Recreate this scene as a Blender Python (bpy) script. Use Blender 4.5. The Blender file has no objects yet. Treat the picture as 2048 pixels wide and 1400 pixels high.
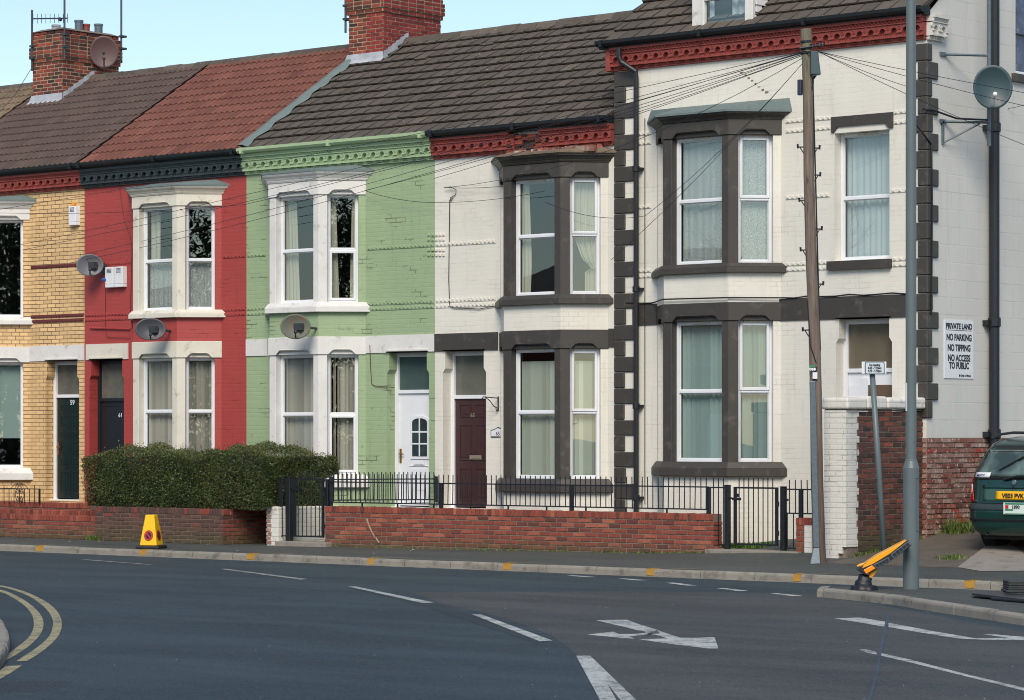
import bpy, math, random
from mathutils import Vector, Matrix
random.seed(11)
R = math.radians
sc = bpy.context.scene
COL = sc.collection
# ------------------------------------------------------------------ camera
FPX = 5839.0; HY = 869.0; CX, CY, EYE = 40.0, -36.5, 1.87
SZ, SX = .6486, .7611            # sin/cos of the view yaw
cam = bpy.data.cameras.new('camera'); co = bpy.data.objects.new('camera', cam); COL.objects.link(co)
co.location = (CX, CY, EYE); co.rotation_euler = (R(90), 0, math.atan2(SZ, SX))
cam.sensor_width = 36; cam.lens = 36*FPX/2048; cam.shift_y = (HY-700)/2048
cam.clip_start = .5; cam.clip_end = 3000
sc.camera = co
# ------------------------------------------------------------------ world and sun
w = bpy.data.worlds.new('World'); sc.world = w; w.use_nodes = True
nt = w.node_tree; bg = nt.nodes['Background']; sky = nt.nodes.new('ShaderNodeTexSky')
sky.sky_type = 'NISHITA'; sky.sun_disc = False
SUN_EL, SUN_AZ = 42, 146         # azimuth measured clockwise from +Y
sky.sun_elevation = R(SUN_EL); sky.sun_rotation = R(SUN_AZ)
sky.altitude = 0; sky.air_density = 1.0; sky.dust_density = 0.6; sky.ozone_density = 1.5
nt.links.new(sky.outputs[0], bg.inputs[0]); bg.inputs[1].default_value = .12
sl = bpy.data.lights.new('sun', 'SUN'); sl.energy = 2.55; sl.angle = R(28); sl.color = (1, .90, .76)
so = bpy.data.objects.new('sun', sl); COL.objects.link(so)
sd = Vector((math.sin(R(SUN_AZ))*math.cos(R(SUN_EL)), math.cos(R(SUN_AZ))*math.cos(R(SUN_EL)), math.sin(R(SUN_EL))))
so.rotation_euler = sd.to_track_quat('Z', 'Y').to_euler(); so.location = (0, -20, 30)
sc.cycles.filter_width = 1.0
sc.view_settings.view_transform = 'Standard'; sc.view_settings.look = 'None'
sc.view_settings.exposure = 0.40; sc.view_settings.gamma = 1
# ------------------------------------------------------------------ survey helpers (pixels of the 2048x1400 photo -> metres)
def FX(px, Y=0.0):
    q = (px-1024)/FPX; Z = (Y-CY)/(SX+SZ*q)
    return CX + Z*(q*SX-SZ)
def DEP(px, Y=0.0):
    return (Y-CY)/(SX+SZ*(px-1024)/FPX)
def FZ(px, py, Y=0.0): return EYE+(HY-py)*DEP(px, Y)/FPX
def ZZ(rel): return EYE+rel
def ray(px, py):
    q = (px-1024)/FPX; v = (HY-py)/FPX
    return Vector((q*SX-SZ, SX+SZ*q, v))
CAM = Vector((CX, CY, EYE))
def P3(px, py, dep): return CAM+ray(px, py)*dep
def G(px, py, z=0.0):
    r = ray(px, py); return CAM+r*((z-EYE)/r.z)
def GY(px, Xp):                      # Y on the plane X=Xp
    r = ray(px, HY); return CY+(Xp-CX)/r.x*r.y
def GZ(px, py, Xp):
    r = ray(px, py); return EYE+(Xp-CX)/r.x*r.z
# ------------------------------------------------------------------ mesh builder
class MB:
    def __init__(s): s.v = []; s.f = []; s.t = []
    def add(s, vs, fs, tone=None):
        k = len(s.v); s.v += [tuple(p) for p in vs]
        for f in fs: s.f.append(tuple(k+i for i in f)); s.t.append(tone if tone is not None else .5)
        return s
    def box(s, x0, x1, y0, y1, z0, z1, tone=None):
        return s.add([(x0,y0,z0),(x1,y0,z0),(x1,y1,z0),(x0,y1,z0),(x0,y0,z1),(x1,y0,z1),(x1,y1,z1),(x0,y1,z1)],
            [(0,3,2,1),(4,5,6,7),(0,1,5,4),(1,2,6,5),(2,3,7,6),(3,0,4,7)], tone)
    def fbox(s, fr, a0, a1, b0, b1, z0, z1, tone=None):   # box in a wall frame
        p = [(a0,b0,z0),(a1,b0,z0),(a1,b1,z0),(a0,b1,z0),(a0,b0,z1),(a1,b0,z1),(a1,b1,z1),(a0,b1,z1)]
        return s.add([fr(*q) for q in p], [(0,3,2,1),(4,5,6,7),(0,1,5,4),(1,2,6,5),(2,3,7,6),(3,0,4,7)], tone)
    def prism(s, poly, z0, z1, tone=None, top=None):       # plan polygon
        n = len(poly); tp = top or poly
        vs = [(x,y,z0) for x,y in poly]+[(x,y,z1) for x,y in tp]
        return s.add(vs, [tuple(range(n))[::-1], tuple(range(n,2*n))]+[(i,(i+1)%n,(i+1)%n+n,i+n) for i in range(n)], tone)
    def fpoly(s, fr, poly, b0, b1, tone=None):             # polygon (a,z) extruded along b
        n = len(poly)
        vs = [fr(a,b0,z) for a,z in poly]+[fr(a,b1,z) for a,z in poly]
        return s.add(vs, [tuple(range(n))[::-1], tuple(range(n,2*n))]+[(i,(i+1)%n,(i+1)%n+n,i+n) for i in range(n)], tone)
    def quad(s, a, b, c, d, tone=None): return s.add([a,b,c,d], [(0,1,2,3)], tone)
    def poly(s, pts, tone=None): return s.add(pts, [tuple(range(len(pts)))], tone)
    def tube(s, pts, r, n=6, tone=None, cap=True):
        pts = [Vector(p) for p in pts]; m = len(pts)
        rs = r if isinstance(r, (list,tuple)) else [r]*m
        vs = []; up = Vector((.31,.17,.93)).normalized()
        for i, p in enumerate(pts):
            t = (pts[min(i+1,m-1)]-pts[max(i-1,0)]).normalized()
            a = t.cross(up)
            if a.length < 1e-3: a = t.cross(Vector((1,0,0)))
            a.normalize(); b = t.cross(a)
            for k in range(n):
                an = 2*math.pi*k/n; vs.append(p+a*rs[i]*math.cos(an)+b*rs[i]*math.sin(an))
        fs = [(i*n+k, i*n+(k+1)%n, (i+1)*n+(k+1)%n, (i+1)*n+k) for i in range(m-1) for k in range(n)]
        if cap: fs += [tuple(range(n))[::-1], tuple((m-1)*n+k for k in range(n))]
        return s.add(vs, fs, tone)
    def lathe(s, o, axis, prof, n=24, tone=None):           # prof = [(r, h)]
        o = Vector(o); ax = Vector(axis).normalized(); a = ax.orthogonal().normalized(); b = ax.cross(a)
        vs = [o+ax*h+(a*math.cos(2*math.pi*k/n)+b*math.sin(2*math.pi*k/n))*r for r,h in prof for k in range(n)]
        m = len(prof)
        fs = [(i*n+k, i*n+(k+1)%n, (i+1)*n+(k+1)%n, (i+1)*n+k) for i in range(m-1) for k in range(n)]
        fs += [tuple(range(n))[::-1], tuple((m-1)*n+k for k in range(n))]
        return s.add(vs, fs, tone)
    def build(s, name, mat, parent=None, smooth=False, loc=None, kind=None, label=None):
        org = Vector(loc) if loc is not None else (ORG[parent.name] if parent else Vector((0,0,0)))
        me = bpy.data.meshes.new(name)
        me.from_pydata([(x-org.x, y-org.y, z-org.z) for x,y,z in s.v], [], s.f)
        at = me.attributes.new('tone', 'FLOAT', 'FACE'); at.data.foreach_set('value', s.t)
        if smooth: me.polygons.foreach_set('use_smooth', [True]*len(s.f))
        if mat: me.materials.append(mat)
        me.update()
        o = bpy.data.objects.new(name, me); COL.objects.link(o)
        if parent: o.parent = parent
        else: o.location = org
        ORG[o.name] = org
        if kind: o['kind'] = kind
        if label: o['label'] = label
        return o
ORG = {}
def fixn(o):
    import bmesh
    bm = bmesh.new(); bm.from_mesh(o.data); bmesh.ops.recalc_face_normals(bm, faces=bm.faces); bm.to_mesh(o.data); bm.free(); return o
def bevel(o, w=.01, n=2):
    m = o.modifiers.new('bevel', 'BEVEL'); m.width = w; m.segments = n; m.limit_method = 'ANGLE'; m.angle_limit = R(40); return o
def thing(name, label, cat, loc, group=None):
    o = bpy.data.objects.new(name, None); COL.objects.link(o); o.location = loc
    o.empty_display_size = .2; ORG[o.name] = Vector(loc)
    o['label'] = label; o['category'] = cat
    if group: o['group'] = group
    return o
def tag(o, label, cat, group=None):
    o['label'] = label; o['category'] = cat
    if group: o['group'] = group
    return o
def frame(P, u):                      # wall frame: a along u, b outwards, z up (u is to the right seen from outside)
    u = Vector((u[0], u[1], 0)).normalized(); n = Vector((u.y, -u.x, 0)); P = Vector((P[0], P[1], 0))
    def fr(a, b, z): q = P+u*a+n*b; return (q.x, q.y, z)
    return fr
FR0 = frame((0,0), (1,0))            # facade plane: a = X, b = outwards (-Y)
def text(s, size, mat, parent, M, name='lettering', bold=0.0, sx=1.0, align='CENTER', depth=.002):
    cu = bpy.data.curves.new('t', 'FONT'); cu.body = s; cu.size = size; cu.align_x = align; cu.extrude = depth; cu.offset = bold
    t = bpy.data.objects.new('t', cu); COL.objects.link(t); bpy.context.view_layer.update()
    me = bpy.data.meshes.new_from_object(t.evaluated_get(bpy.context.evaluated_depsgraph_get()))
    bpy.data.objects.remove(t); bpy.data.curves.remove(cu)
    for v in me.vertices: v.co = Vector((v.co.x*sx, v.co.y, v.co.z))
    me.transform(M); org = ORG[parent.name]; me.transform(Matrix.Translation(-org))
    me.materials.clear(); me.materials.append(mat)
    o = bpy.data.objects.new(name, me); COL.objects.link(o); o.parent = parent; ORG[o.name] = org
    return o
def TM(P, right, normal):            # text matrix: text x -> right, text z -> normal
    r = Vector(right).normalized(); n = Vector(normal).normalized(); u = n.cross(r)
    return Matrix.Translation(Vector(P)) @ Matrix((r, u, n)).transposed().to_4x4()
# ------------------------------------------------------------------ materials
def lin(c):
    return tuple(((x/255)/12.92 if x/255 <= .04045 else ((x/255+.055)/1.055)**2.4) for x in c)
def rgb(h, k=1.0): c = lin(h); return (c[0]*k, c[1]*k, c[2]*k, 1)
class NT:
    def __init__(s, name):
        s.m = bpy.data.materials.new(name); s.m.use_nodes = True; s.t = s.m.node_tree; s.b = s.t.nodes['Principled BSDF']
        s.out = s.t.nodes['Material Output']
    def n(s, typ, **kw):
        q = s.t.nodes.new(typ)
        for k, v in kw.items():
            if k.startswith('i_'): q.inputs[k[2:].replace('_',' ')].default_value = v
            else: setattr(q, k, v)
        return q
    def l(s, a, b): s.t.links.new(a, b)
    def pos(s, sx=1, sy=1, sz=1):
        g = s.n('ShaderNodeNewGeometry'); m = s.n('ShaderNodeMapping'); m.inputs['Scale'].default_value = (sx,sy,sz)
        s.l(g.outputs['Position'], m.inputs['Vector']); return m.outputs[0]
    def noise(s, scale, detail=4, rough=.6, vec=None):
        q = s.n('ShaderNodeTexNoise'); q.inputs['Scale'].default_value = scale; q.inputs['Detail'].default_value = detail
        q.inputs['Roughness'].default_value = rough; s.l(vec or s.pos(), q.inputs['Vector']); return q.outputs['Fac']
    def ramp(s, fac, stops):
        q = s.n('ShaderNodeValToRGB'); e = q.color_ramp.elements
        while len(e) < len(stops): e.new(.5)
        for x, (p, c) in zip(e, stops): x.position = p; x.color = c
        s.l(fac, q.inputs[0]); return q.outputs[0]
    def mix(s, fac, a, b, mode='MIX'):
        q = s.n('ShaderNodeMix', data_type='RGBA', blend_type=mode)
        for i, v in ((0, fac), (6, a), (7, b)):
            if isinstance(v, (int, float, tuple)): q.inputs[i].default_value = v
            else: s.l(v, q.inputs[i])
        return q.outputs[2]
    def math(s, op, a, b=0.0, c=None, clamp=False):
        q = s.n('ShaderNodeMath', operation=op, use_clamp=clamp)
        for i, v in enumerate([a, b] + ([c] if c is not None else [])):
            if isinstance(v, (int, float)): q.inputs[i].default_value = v
            else: s.l(v, q.inputs[i])
        return q.outputs[0]
    def rng(s, v, a, b, c=0., d=1.):
        q = s.n('ShaderNodeMapRange'); s.l(v, q.inputs[0])
        for i, x in enumerate((a,b,c,d)): q.inputs[1+i].default_value = x
        return q.outputs[0]
    def bump(s, h, strength=.3, dist=.01, prev=None):
        q = s.n('ShaderNodeBump'); q.inputs['Strength'].default_value = strength; q.inputs['Distance'].default_value = dist
        s.l(h, q.inputs['Height'])
        if prev is not None: s.l(prev, q.inputs['Normal'])
        s.l(q.outputs[0], s.b.inputs['Normal']); return q.outputs[0]
    def col(s, c):
        if isinstance(c, tuple): s.b.inputs['Base Color'].default_value = c
        else: s.l(c, s.b.inputs['Base Color'])
    def rough(s, r): s.b.inputs['Roughness'].default_value = r; return s
    def tone(s): q = s.n('ShaderNodeAttribute'); q.attribute_name = 'tone'; return q.outputs['Fac']
    def wallvec(s):                    # (x+y, z) for walls of any heading
        g = s.n('ShaderNodeNewGeometry'); x = s.n('ShaderNodeSeparateXYZ'); s.l(g.outputs['Position'], x.inputs[0])
        c = s.n('ShaderNodeCombineXYZ'); s.l(s.math('ADD', x.outputs[0], x.outputs[1]), c.inputs[0]); s.l(x.outputs[2], c.inputs[1])
        return c.outputs[0]
def plain(name, c, rough=.6, var=.12, scale=6, bump=0.0, metal=0.0, dirt=None):
    m = NT(name); n = m.noise(scale, 5)
    base = m.mix(m.rng(n, .3, .7), (c[0]*(1-var), c[1]*(1-var), c[2]*(1-var), 1), (min(c[0]*(1+var),1), min(c[1]*(1+var),1), min(c[2]*(1+var),1), 1))
    if dirt:
        n2 = m.noise(dirt[1], 7, .7); base = m.mix(m.rng(n2, dirt[2], dirt[2]+.12, 0, dirt[3]), base, dirt[0])
    m.col(base); m.rough(rough); m.b.inputs['Metallic'].default_value = metal
    if bump: m.bump(m.noise(scale*12, 3), bump, .01)
    return m.m
def brickpaint(name, c, bw=.225, bh=.075, var=.1, mort=None, mamt=.5, bumps=.5, stain=None, crack=(.56,.62), msize=.01):
    m = NT(name); v = m.wallvec()
    b = m.n('ShaderNodeTexBrick'); m.l(v, b.inputs['Vector']); b.offset = .5
    for k, x in (('Scale',1.),('Brick Width',bw),('Row Height',bh),('Mortar Size',msize),('Mortar Smooth',.3),('Bias',0.)): b.inputs[k].default_value = x
    b.inputs['Color1'].default_value = (c[0]*(1-var), c[1]*(1-var), c[2]*(1-var*1.1), 1)
    b.inputs['Color2'].default_value = (c[0]*(1+var), c[1]*(1+var), c[2]*(1+var*.9), 1)
    b.inputs['Mortar'].default_value = c
    mo = mort or (c[0]*.35, c[1]*.35, c[2]*.35, 1)
    mask = m.math('MULTIPLY', b.outputs['Fac'], m.rng(m.noise(1.7, 5, .6, m.pos(1,1,2.2)), crack[0], crack[1], 0, mamt))
    base = m.mix(m.math('MINIMUM', mask, 1.0), b.outputs['Color'], mo)
    n = m.noise(.9, 6, .65, m.pos(1,1,.45))
    base = m.mix(m.rng(n, .35, .75, 0, .5), base, (c[0]*.8, c[1]*.8, c[2]*.78, 1))
    if stain: base = m.mix(m.rng(m.noise(stain[1], 8, .75, m.pos(1.6,1.6,.5)), stain[2], stain[2]+.1, 0, stain[3]), base, stain[0])
    base = m.mix(m.rng(m.noise(5, 5, .7, m.pos(1.6,1.6,.10)), .56, .74, 0, .34), base, (c[0]*.55, c[1]*.55, c[2]*.52, 1))
    m.col(base); m.rough(.62)
    h = m.math('MULTIPLY', b.outputs['Fac'], -1.0)
    nb = m.bump(h, bumps, .012); m.bump(m.noise(45, 3), .25, .004, nb)
    return m.m
def brickmat(name, stops, moss=None, rough=.85, white=None):
    m = NT(name); t = m.tone()
    base = m.ramp(t, [(p, rgb(c)) for p, c in stops])
    base = m.mix(m.rng(m.noise(26, 5, .7), .35, .75, 0, .5), base, rgb((60,42,36)))
    base = m.mix(m.rng(m.noise(9, 6, .75), .62, .7, 0, .45), base, rgb((150,118,96)))
    if white: base = m.mix(m.rng(m.noise(white[0], 6, .8), white[1], white[1]+.05, 0, .85), base, rgb((205,198,186)))
    if moss:
        g = m.n('ShaderNodeNewGeometry'); x = m.n('ShaderNodeSeparateXYZ'); m.l(g.outputs['Position'], x.inputs[0])
        k = m.rng(m.math('ADD', x.outputs[2], m.math('MULTIPLY', m.noise(5, 4), -.35)), moss, moss-.22, 0, .75)
        base = m.mix(k, base, rgb((74,72,46)))
    m.col(base); m.rough(rough); m.bump(m.noise(60, 4), .6, .006)
    return m.m
def glassmat(name, tint=(.95,1,.99), refl=1.7, base=.07, rough=0.0):
    m = NT(name); t = m.t; t.nodes.remove(m.b)
    tr = m.n('ShaderNodeBsdfTransparent'); tr.inputs[0].default_value = (*tint, 1)
    gl = m.n('ShaderNodeBsdfGlossy'); gl.inputs['Roughness'].default_value = rough; gl.inputs['Color'].default_value = (.9,1,1,1)
    bp = m.n('ShaderNodeBump'); bp.inputs['Strength'].default_value = .05; bp.inputs['Distance'].default_value = .02
    ge = m.n('ShaderNodeNewGeometry'); dt_ = m.n('ShaderNodeVectorMath', operation='DOT_PRODUCT'); m.l(ge.outputs['Normal'], dt_.inputs[0]); m.l(ge.outputs['Incoming'], dt_.inputs[1])
    sch = m.math('MULTIPLY_ADD', m.math('POWER', m.math('SUBTRACT', 1.0, m.math('ABSOLUTE', dt_.outputs['Value'])), 5.0), .96, .04)
    m.l(m.noise(1.3, 1), bp.inputs['Height']); m.l(bp.outputs[0], gl.inputs['Normal'])
    f = m.math('MULTIPLY_ADD', sch, refl, base, True)
    mx = m.n('ShaderNodeMixShader'); m.l(f, mx.inputs[0]); m.l(tr.outputs[0], mx.inputs[1]); m.l(gl.outputs[0], mx.inputs[2])
    m.l(mx.outputs[0], m.out.inputs[0]); return m.m
def cloth(name, c, lace=False, alpha=.0):
    m = NT(name); m.col(m.mix(m.tone(), rgb(c, .62), rgb(c, 1.12))); m.rough(.9)
    tr = m.n('ShaderNodeBsdfTranslucent'); tr.inputs[0].default_value = rgb(c)
    mx = m.n('ShaderNodeMixShader'); mx.inputs[0].default_value = .3
    m.l(m.b.outputs[0], mx.inputs[1]); m.l(tr.outputs[0], mx.inputs[2]); last = mx.outputs[0]
    if lace:
        g = m.wallvec(); vo = m.n('ShaderNodeTexVoronoi', feature='F1'); vo.inputs['Scale'].default_value = 9; vo.inputs['Randomness'].default_value = .35; m.l(g, vo.inputs['Vector'])
        wv = m.math('SINE', m.math('MULTIPLY', vo.outputs['Distance'], 75))
        n = m.rng(m.noise(60, 2), .35, .65)
        a = m.math('MULTIPLY_ADD', wv, .28, m.math('MULTIPLY_ADD', n, .35, .40), True)
        t2 = m.n('ShaderNodeBsdfTransparent'); m2 = m.n('ShaderNodeMixShader')
        m.l(a, m2.inputs[0]); m.l(t2.outputs[0], m2.inputs[1]); m.l(last, m2.inputs[2]); last = m2.outputs[0]
    m.l(last, m.out.inputs[0]); return m.m
M = {}
M['upvc'] = plain('white_plastic', rgb((222,224,227)), .35, .03)
M['stone_white'] = plain('painted_stone_white', rgb((214,212,207)), .55, .06, 3, .2, dirt=(rgb((140,130,112)), 4, .57, .55))
M['stone_cream'] = plain('painted_stone_cream', rgb((210,205,190)), .55, .05, 3, .15, dirt=(rgb((132,120,100)), 4, .57, .55))
M['stone_dark'] = plain('painted_stone_dark', rgb((63,59,54)), .5, .06, 3, .12, dirt=(rgb((104,97,90)), 5, .56, .5))
M['red'] = brickpaint('red_painted_brick', rgb((165,65,61)), var=.035, mamt=.6, bumps=.25, stain=(rgb((160,66,60)), 1.4, .5, .5))
M['green'] = brickpaint('green_painted_brick', rgb((152,172,134)), var=.03, mamt=.8, bumps=.3, mort=rgb((74,84,60)), stain=(rgb((196,190,130)), 1.2, .66, .35))
M['cream'] = brickpaint('cream_painted_brick', rgb((223,219,207)), var=.01, mamt=.28, bumps=.13, mort=rgb((140,128,112)), crack=(.5,.64), stain=(rgb((188,170,150)), 1.1, .66, .4))
M['gable'] = brickpaint('grey_painted_render', rgb((210,208,201)), .9, .26, var=.012, mamt=.3, bumps=.22, mort=rgb((140,142,140)), crack=(.45,.62), stain=(rgb((168,160,150)), .8, .62, .35))
M['yellow'] = brickpaint('yellow_brick', rgb((221,184,132)), var=.14, mort=rgb((86,66,50)), mamt=1.6, bumps=.7, crack=(.2,.3), stain=(rgb((96,72,54)), 3.0, .64, .55), msize=.007)
M['terra'] = plain('terracotta_red', rgb((142,66,58)), .7, .16, 5, .5, dirt=(rgb((196,92,62)), 7, .62, .5))
M['terra_dark'] = plain('terracotta_brown', rgb((98,42,40)), .6, .12, 5, .4)
M['terra_black'] = plain('cornice_black_paint', rgb((48,58,60)), .5, .12, 5, .4, dirt=(rgb((120,110,96)), 3, .68, .7))
M['terra_green'] = plain('cornice_green_paint', rgb((156,178,140)), .6, .06, 4, .3, dirt=(rgb((92,98,66)), 5, .66, .6))
M['black'] = plain('black_gloss_paint', rgb((28,32,36)), .5, .1, 4)
M['black_iron'] = plain('black_iron', rgb((24,28,34)), .45, .2, 20, .2)
M['gutter_green'] = plain('gutter_green_paint', rgb((164,186,146)), .5, .05, dirt=(rgb((70,80,60)), 4, .64, .6))
M['lead'] = plain('lead_flashing', rgb((168,172,178)), .5, .2, 5, .4, dirt=(rgb((110,92,76)), 4, .6, .6))
M['felt'] = plain('grey_roof_felt', rgb((104,118,116)), .85, .1, 8, .5, dirt=(rgb((70,72,66)), 5, .6, .5))
M['mortar'] = plain('mortar', rgb((120,104,88)), .95, .2, 14, .6)
M['mortar_dark'] = plain('mortar_dark', rgb((122,110,98)), .95, .2, 14, .6)
M['mortar_lime'] = plain('mortar_lime', rgb((170,148,122)), .95, .2, 14, .6)
M['brick_red'] = brickmat('red_garden_brick', [(0,(100,54,46)),(.3,(134,64,50)),(.7,(152,74,56)),(1,(176,100,76))], moss=.10)
M['brick_dark'] = brickmat('dark_garden_brick', [(0,(74,56,54)),(.5,(92,66,60)),(.9,(106,74,64)),(1,(140,66,50))], moss=.12)
M['brick_old'] = brickmat('old_dark_brick', [(0,(54,46,42)),(.35,(86,58,48)),(.7,(112,66,54)),(1,(148,80,60))], moss=.42)
M['brick_faded'] = brickmat('flaking_pink_brick', [(0,(96,62,56)),(.3,(140,74,60)),(.55,(150,112,100)),(.8,(172,146,132)),(1,(168,66,46))], white=(14,.56))
M['brick_chim'] = brickmat('chimney_brick', [(0,(52,40,38)),(.35,(84,50,42)),(.6,(136,58,44)),(1,(168,76,54))])
M['brick_chim_red'] = brickmat('chimney_brick_painted', [(0,(110,38,38)),(.5,(138,44,42)),(1,(160,62,52))], white=(22,.64))
M['white_brick'] = brickpaint('white_painted_brick', rgb((222,219,210)), var=.02, mamt=.6, bumps=.7, mort=rgb((120,108,94)), crack=(.52,.62), stain=(rgb((136,92,74)), 6, .60, .85))
M['concrete'] = plain('concrete', rgb((136,130,120)), .9, .12, 4, .5, dirt=(rgb((84,78,70)), 5, .55, .6))
M['kerb'] = plain('kerb_concrete', rgb((138,134,124)), .9, .14, 6, .5, dirt=(rgb((86,82,76)), 3, .5, .7))
M['galv'] = plain('galvanised_steel', rgb((98,110,117)), .4, .18, 30, .1, metal=.3)
M['lamp_grey'] = plain('grey_post_paint', rgb((92,104,106)), .4, .06, 3, 0, dirt=(rgb((88,92,90)), 6, .66, .5))
M['yellow_paint'] = plain('worn_yellow_paint', rgb((180,134,48)), .7, .1, 10, .3, dirt=(rgb((140,124,92)), 8, .5, .7))
M['curtain_cream'] = cloth('cream_curtain', (208,203,186))
M['net'] = cloth('lace_net_curtain', (240,244,242), lace=True)
M['net_plain'] = cloth('sheer_net_curtain', (212,220,224))
M['blind_grey'] = cloth('grey_blind', (196,190,178))
M['blind_teal'] = cloth('pale_blind', (168,188,184))
M['blind_ivory'] = cloth('ivory_blind', (203,208,194))
M['glass'] = glassmat('window_glass')
M['glass_dull'] = glassmat('frosted_glass', (.42,.45,.42), 1.2, .02)
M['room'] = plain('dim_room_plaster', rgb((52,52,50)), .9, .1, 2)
M['gutter_black'] = plain('black_gutter_paint', rgb((14,22,26)), .55, .1, 4, dirt=(rgb((70,74,72)), 9, .70, .6))
M['orange'] = plain('orange_plastic', rgb((232,140,24)), .35, .05)
M['blue'] = plain('blue_plastic', rgb((30,90,170)), .3, .05)
M['weed'] = plain('weed_green', rgb((86,104,44)), .7, .4, 9)
M['grass'] = plain('grass_green', rgb((74,110,34)), .7, .4, 9)
# leaves
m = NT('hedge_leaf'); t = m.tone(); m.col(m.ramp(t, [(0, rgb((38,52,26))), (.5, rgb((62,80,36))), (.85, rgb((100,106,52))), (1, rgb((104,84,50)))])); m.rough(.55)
M['leaf'] = m.m
# asphalt
def asphalt(name, c1, c2, fleck=True, rough=.75):
    m = NT(name)
    base = m.mix(m.rng(m.noise(.35, 5, .6), .35, .65), rgb(c1), rgb(c2))
    base = m.mix(m.rng(m.noise(7, 5, .8), .4, .6, 0, .6), base, rgb((c1[0]-14, c1[1]-14, c1[2]-14)))
    base = m.mix(m.rng(m.noise(18, 3, .85), .52, .66, 0, .5), base, rgb((c2[0]+22, c2[1]+21, c2[2]+20)))
    base = m.mix(m.rng(m.noise(.8, 6, .7, m.pos(.3,1.2,1)), .42, .66, 0, .8), base, rgb((c2[0]+16, c2[1]+15, c2[2]+13)))
    base = m.mix(m.rng(m.noise(42, 2, .8), .5, .62, 0, .5), base, rgb((c2[0]+36, c2[1]+35, c2[2]+33)))
    base = m.mix(m.rng(m.noise(38, 2, .8), .46, .36, 0, .7), base, rgb((c1[0]-20, c1[1]-22, c1[2]-24)))
    base = m.mix(m.rng(m.noise(55, 3, .8), .35, .7, 0, .5), base, rgb((c1[0]-14, c1[1]-14, c1[2]-14)))
    base = m.mix(m.rng(m.noise(85, 2, .9), .63, .72, 0, .6), base, rgb((120,126,126)))
    m.col(base); m.rough(rough); m.bump(m.noise(120, 3, .8), .8, .006)
    return m.m
M['road'] = asphalt('blue_grey_asphalt', (24,41,49), (44,62,70))
M['road_brown'] = asphalt('brown_grey_asphalt', (46,51,53), (68,71,71))
M['pave'] = asphalt('pavement_asphalt', (60,65,63), (72,76,72))
M['patch'] = asphalt('dark_tar_patch', (32,42,48), (38,50,56), False)
M['tar'] = asphalt('tar_seam', (50,66,80), (58,76,92), False)
def marking(name, c, wear=.52):
    m = NT(name); n = m.noise(28, 5, .85); n2 = m.noise(3.5, 5, .7)
    f = m.rng(m.math('MULTIPLY_ADD', n2, .55, m.math('MULTIPLY', n, .5)), wear, wear+.12, 0, .85)
    m.col(m.mix(f, rgb(c), rgb((84,88,88)))); m.rough(.7); m.bump(n, .4, .004); return m.m
M['mark_white'] = marking('worn_white_road_paint', (178,183,178), .49)
M['mark_faint'] = marking('faint_white_road_paint', (160,165,160), .44)
M['mark_yellow'] = marking('worn_yellow_road_paint', (160,152,112), .49)
# roof tiles
def tiles(name, stops, lichen=None, rough=.8, light=None):
    m = NT(name); t = m.tone(); base = m.ramp(t, [(p, rgb(c)) for p, c in stops])
    base = m.mix(m.rng(m.noise(7, 5, .7), .4, .75, 0, .45), base, rgb((62,54,50)))
    if lichen:
        cl = m.math('MULTIPLY_ADD', m.noise(.55, 2), .22, m.noise(lichen[0]*2.2, 3, .75, m.pos(1,1.6,1.6)))
        base = m.mix(m.rng(cl, lichen[1]+.065, lichen[1]+.085, 0, .9), base, rgb((198,196,184)))
    if light: base = m.mix(m.rng(m.noise(30, 3, .7), .5, .7, 0, light), base, rgb((150,130,104)))
    m.col(base); m.rough(rough); m.bump(m.noise(90, 3), .5, .004); return m.m
M['tile_grey'] = tiles('grey_concrete_tiles', [(0,(74,67,58)),(.5,(86,79,69)),(1,(102,93,81))], (6.5,.735))
M['tile_brown'] = tiles('brown_roll_tiles', [(0,(74,60,55)),(.5,(86,70,63)),(1,(98,80,71))], (13,.80))
M['tile_red'] = tiles('red_roll_tiles', [(0,(98,58,48)),(.5,(116,70,57)),(1,(132,84,68))], None)
M['tile_beige'] = tiles('weathered_beige_tiles', [(0,(92,78,64)),(.5,(112,96,78)),(1,(132,114,92))], (13,.78), light=.6)
# ================================================================== GROUND
B0, B1, B2, B3, B4, XG = FX(-150), FX(169), FX(493), FX(870), FX(1229), FX(1853)
BM1 = FX(-470)
KY = -4.4                                   # far kerb line
def rise(X, Y):
    t = max(0, min(1.3, (Y-KY-.1)/4.3))**1.8
    xs = [(FX(650), 0.0), (FX(870), .06), (FX(1420), .17), (FX(1700), .36), (60, .36)]
    if X <= xs[0][0]: return 0.0
    for (a, ra), (b, rb) in zip(xs, xs[1:]):
        if X <= b: return t*(ra+(rb-ra)*(X-a)/(b-a))
    return t*.36
g = MB(); xs = [-120,-60,-30]+[-15+i*.5 for i in range(0, 110)]+[45,60,120]; ys = [KY+.1+i*.25 for i in range(0, 24)]+[4,10,30,120]
for i in range(len(xs)-1):
    for j in range(len(ys)-1):
        x0,x1,y0,y1 = xs[i],xs[i+1],ys[j],ys[j+1]
        g.quad((x0,y0,rise(x0,y0)),(x1,y0,rise(x1,y0)),(x1,y1,rise(x1,y1)),(x0,y1,rise(x0,y1)))
g.build('pavement', M['pave'], smooth=True, kind='structure')
g = MB(); g.quad((-400,-400,-.1),(400,-400,-.1),(400,KY+.2,-.1),(-400,KY+.2,-.1)); g.build('road', M['road'], kind='structure')
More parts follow.
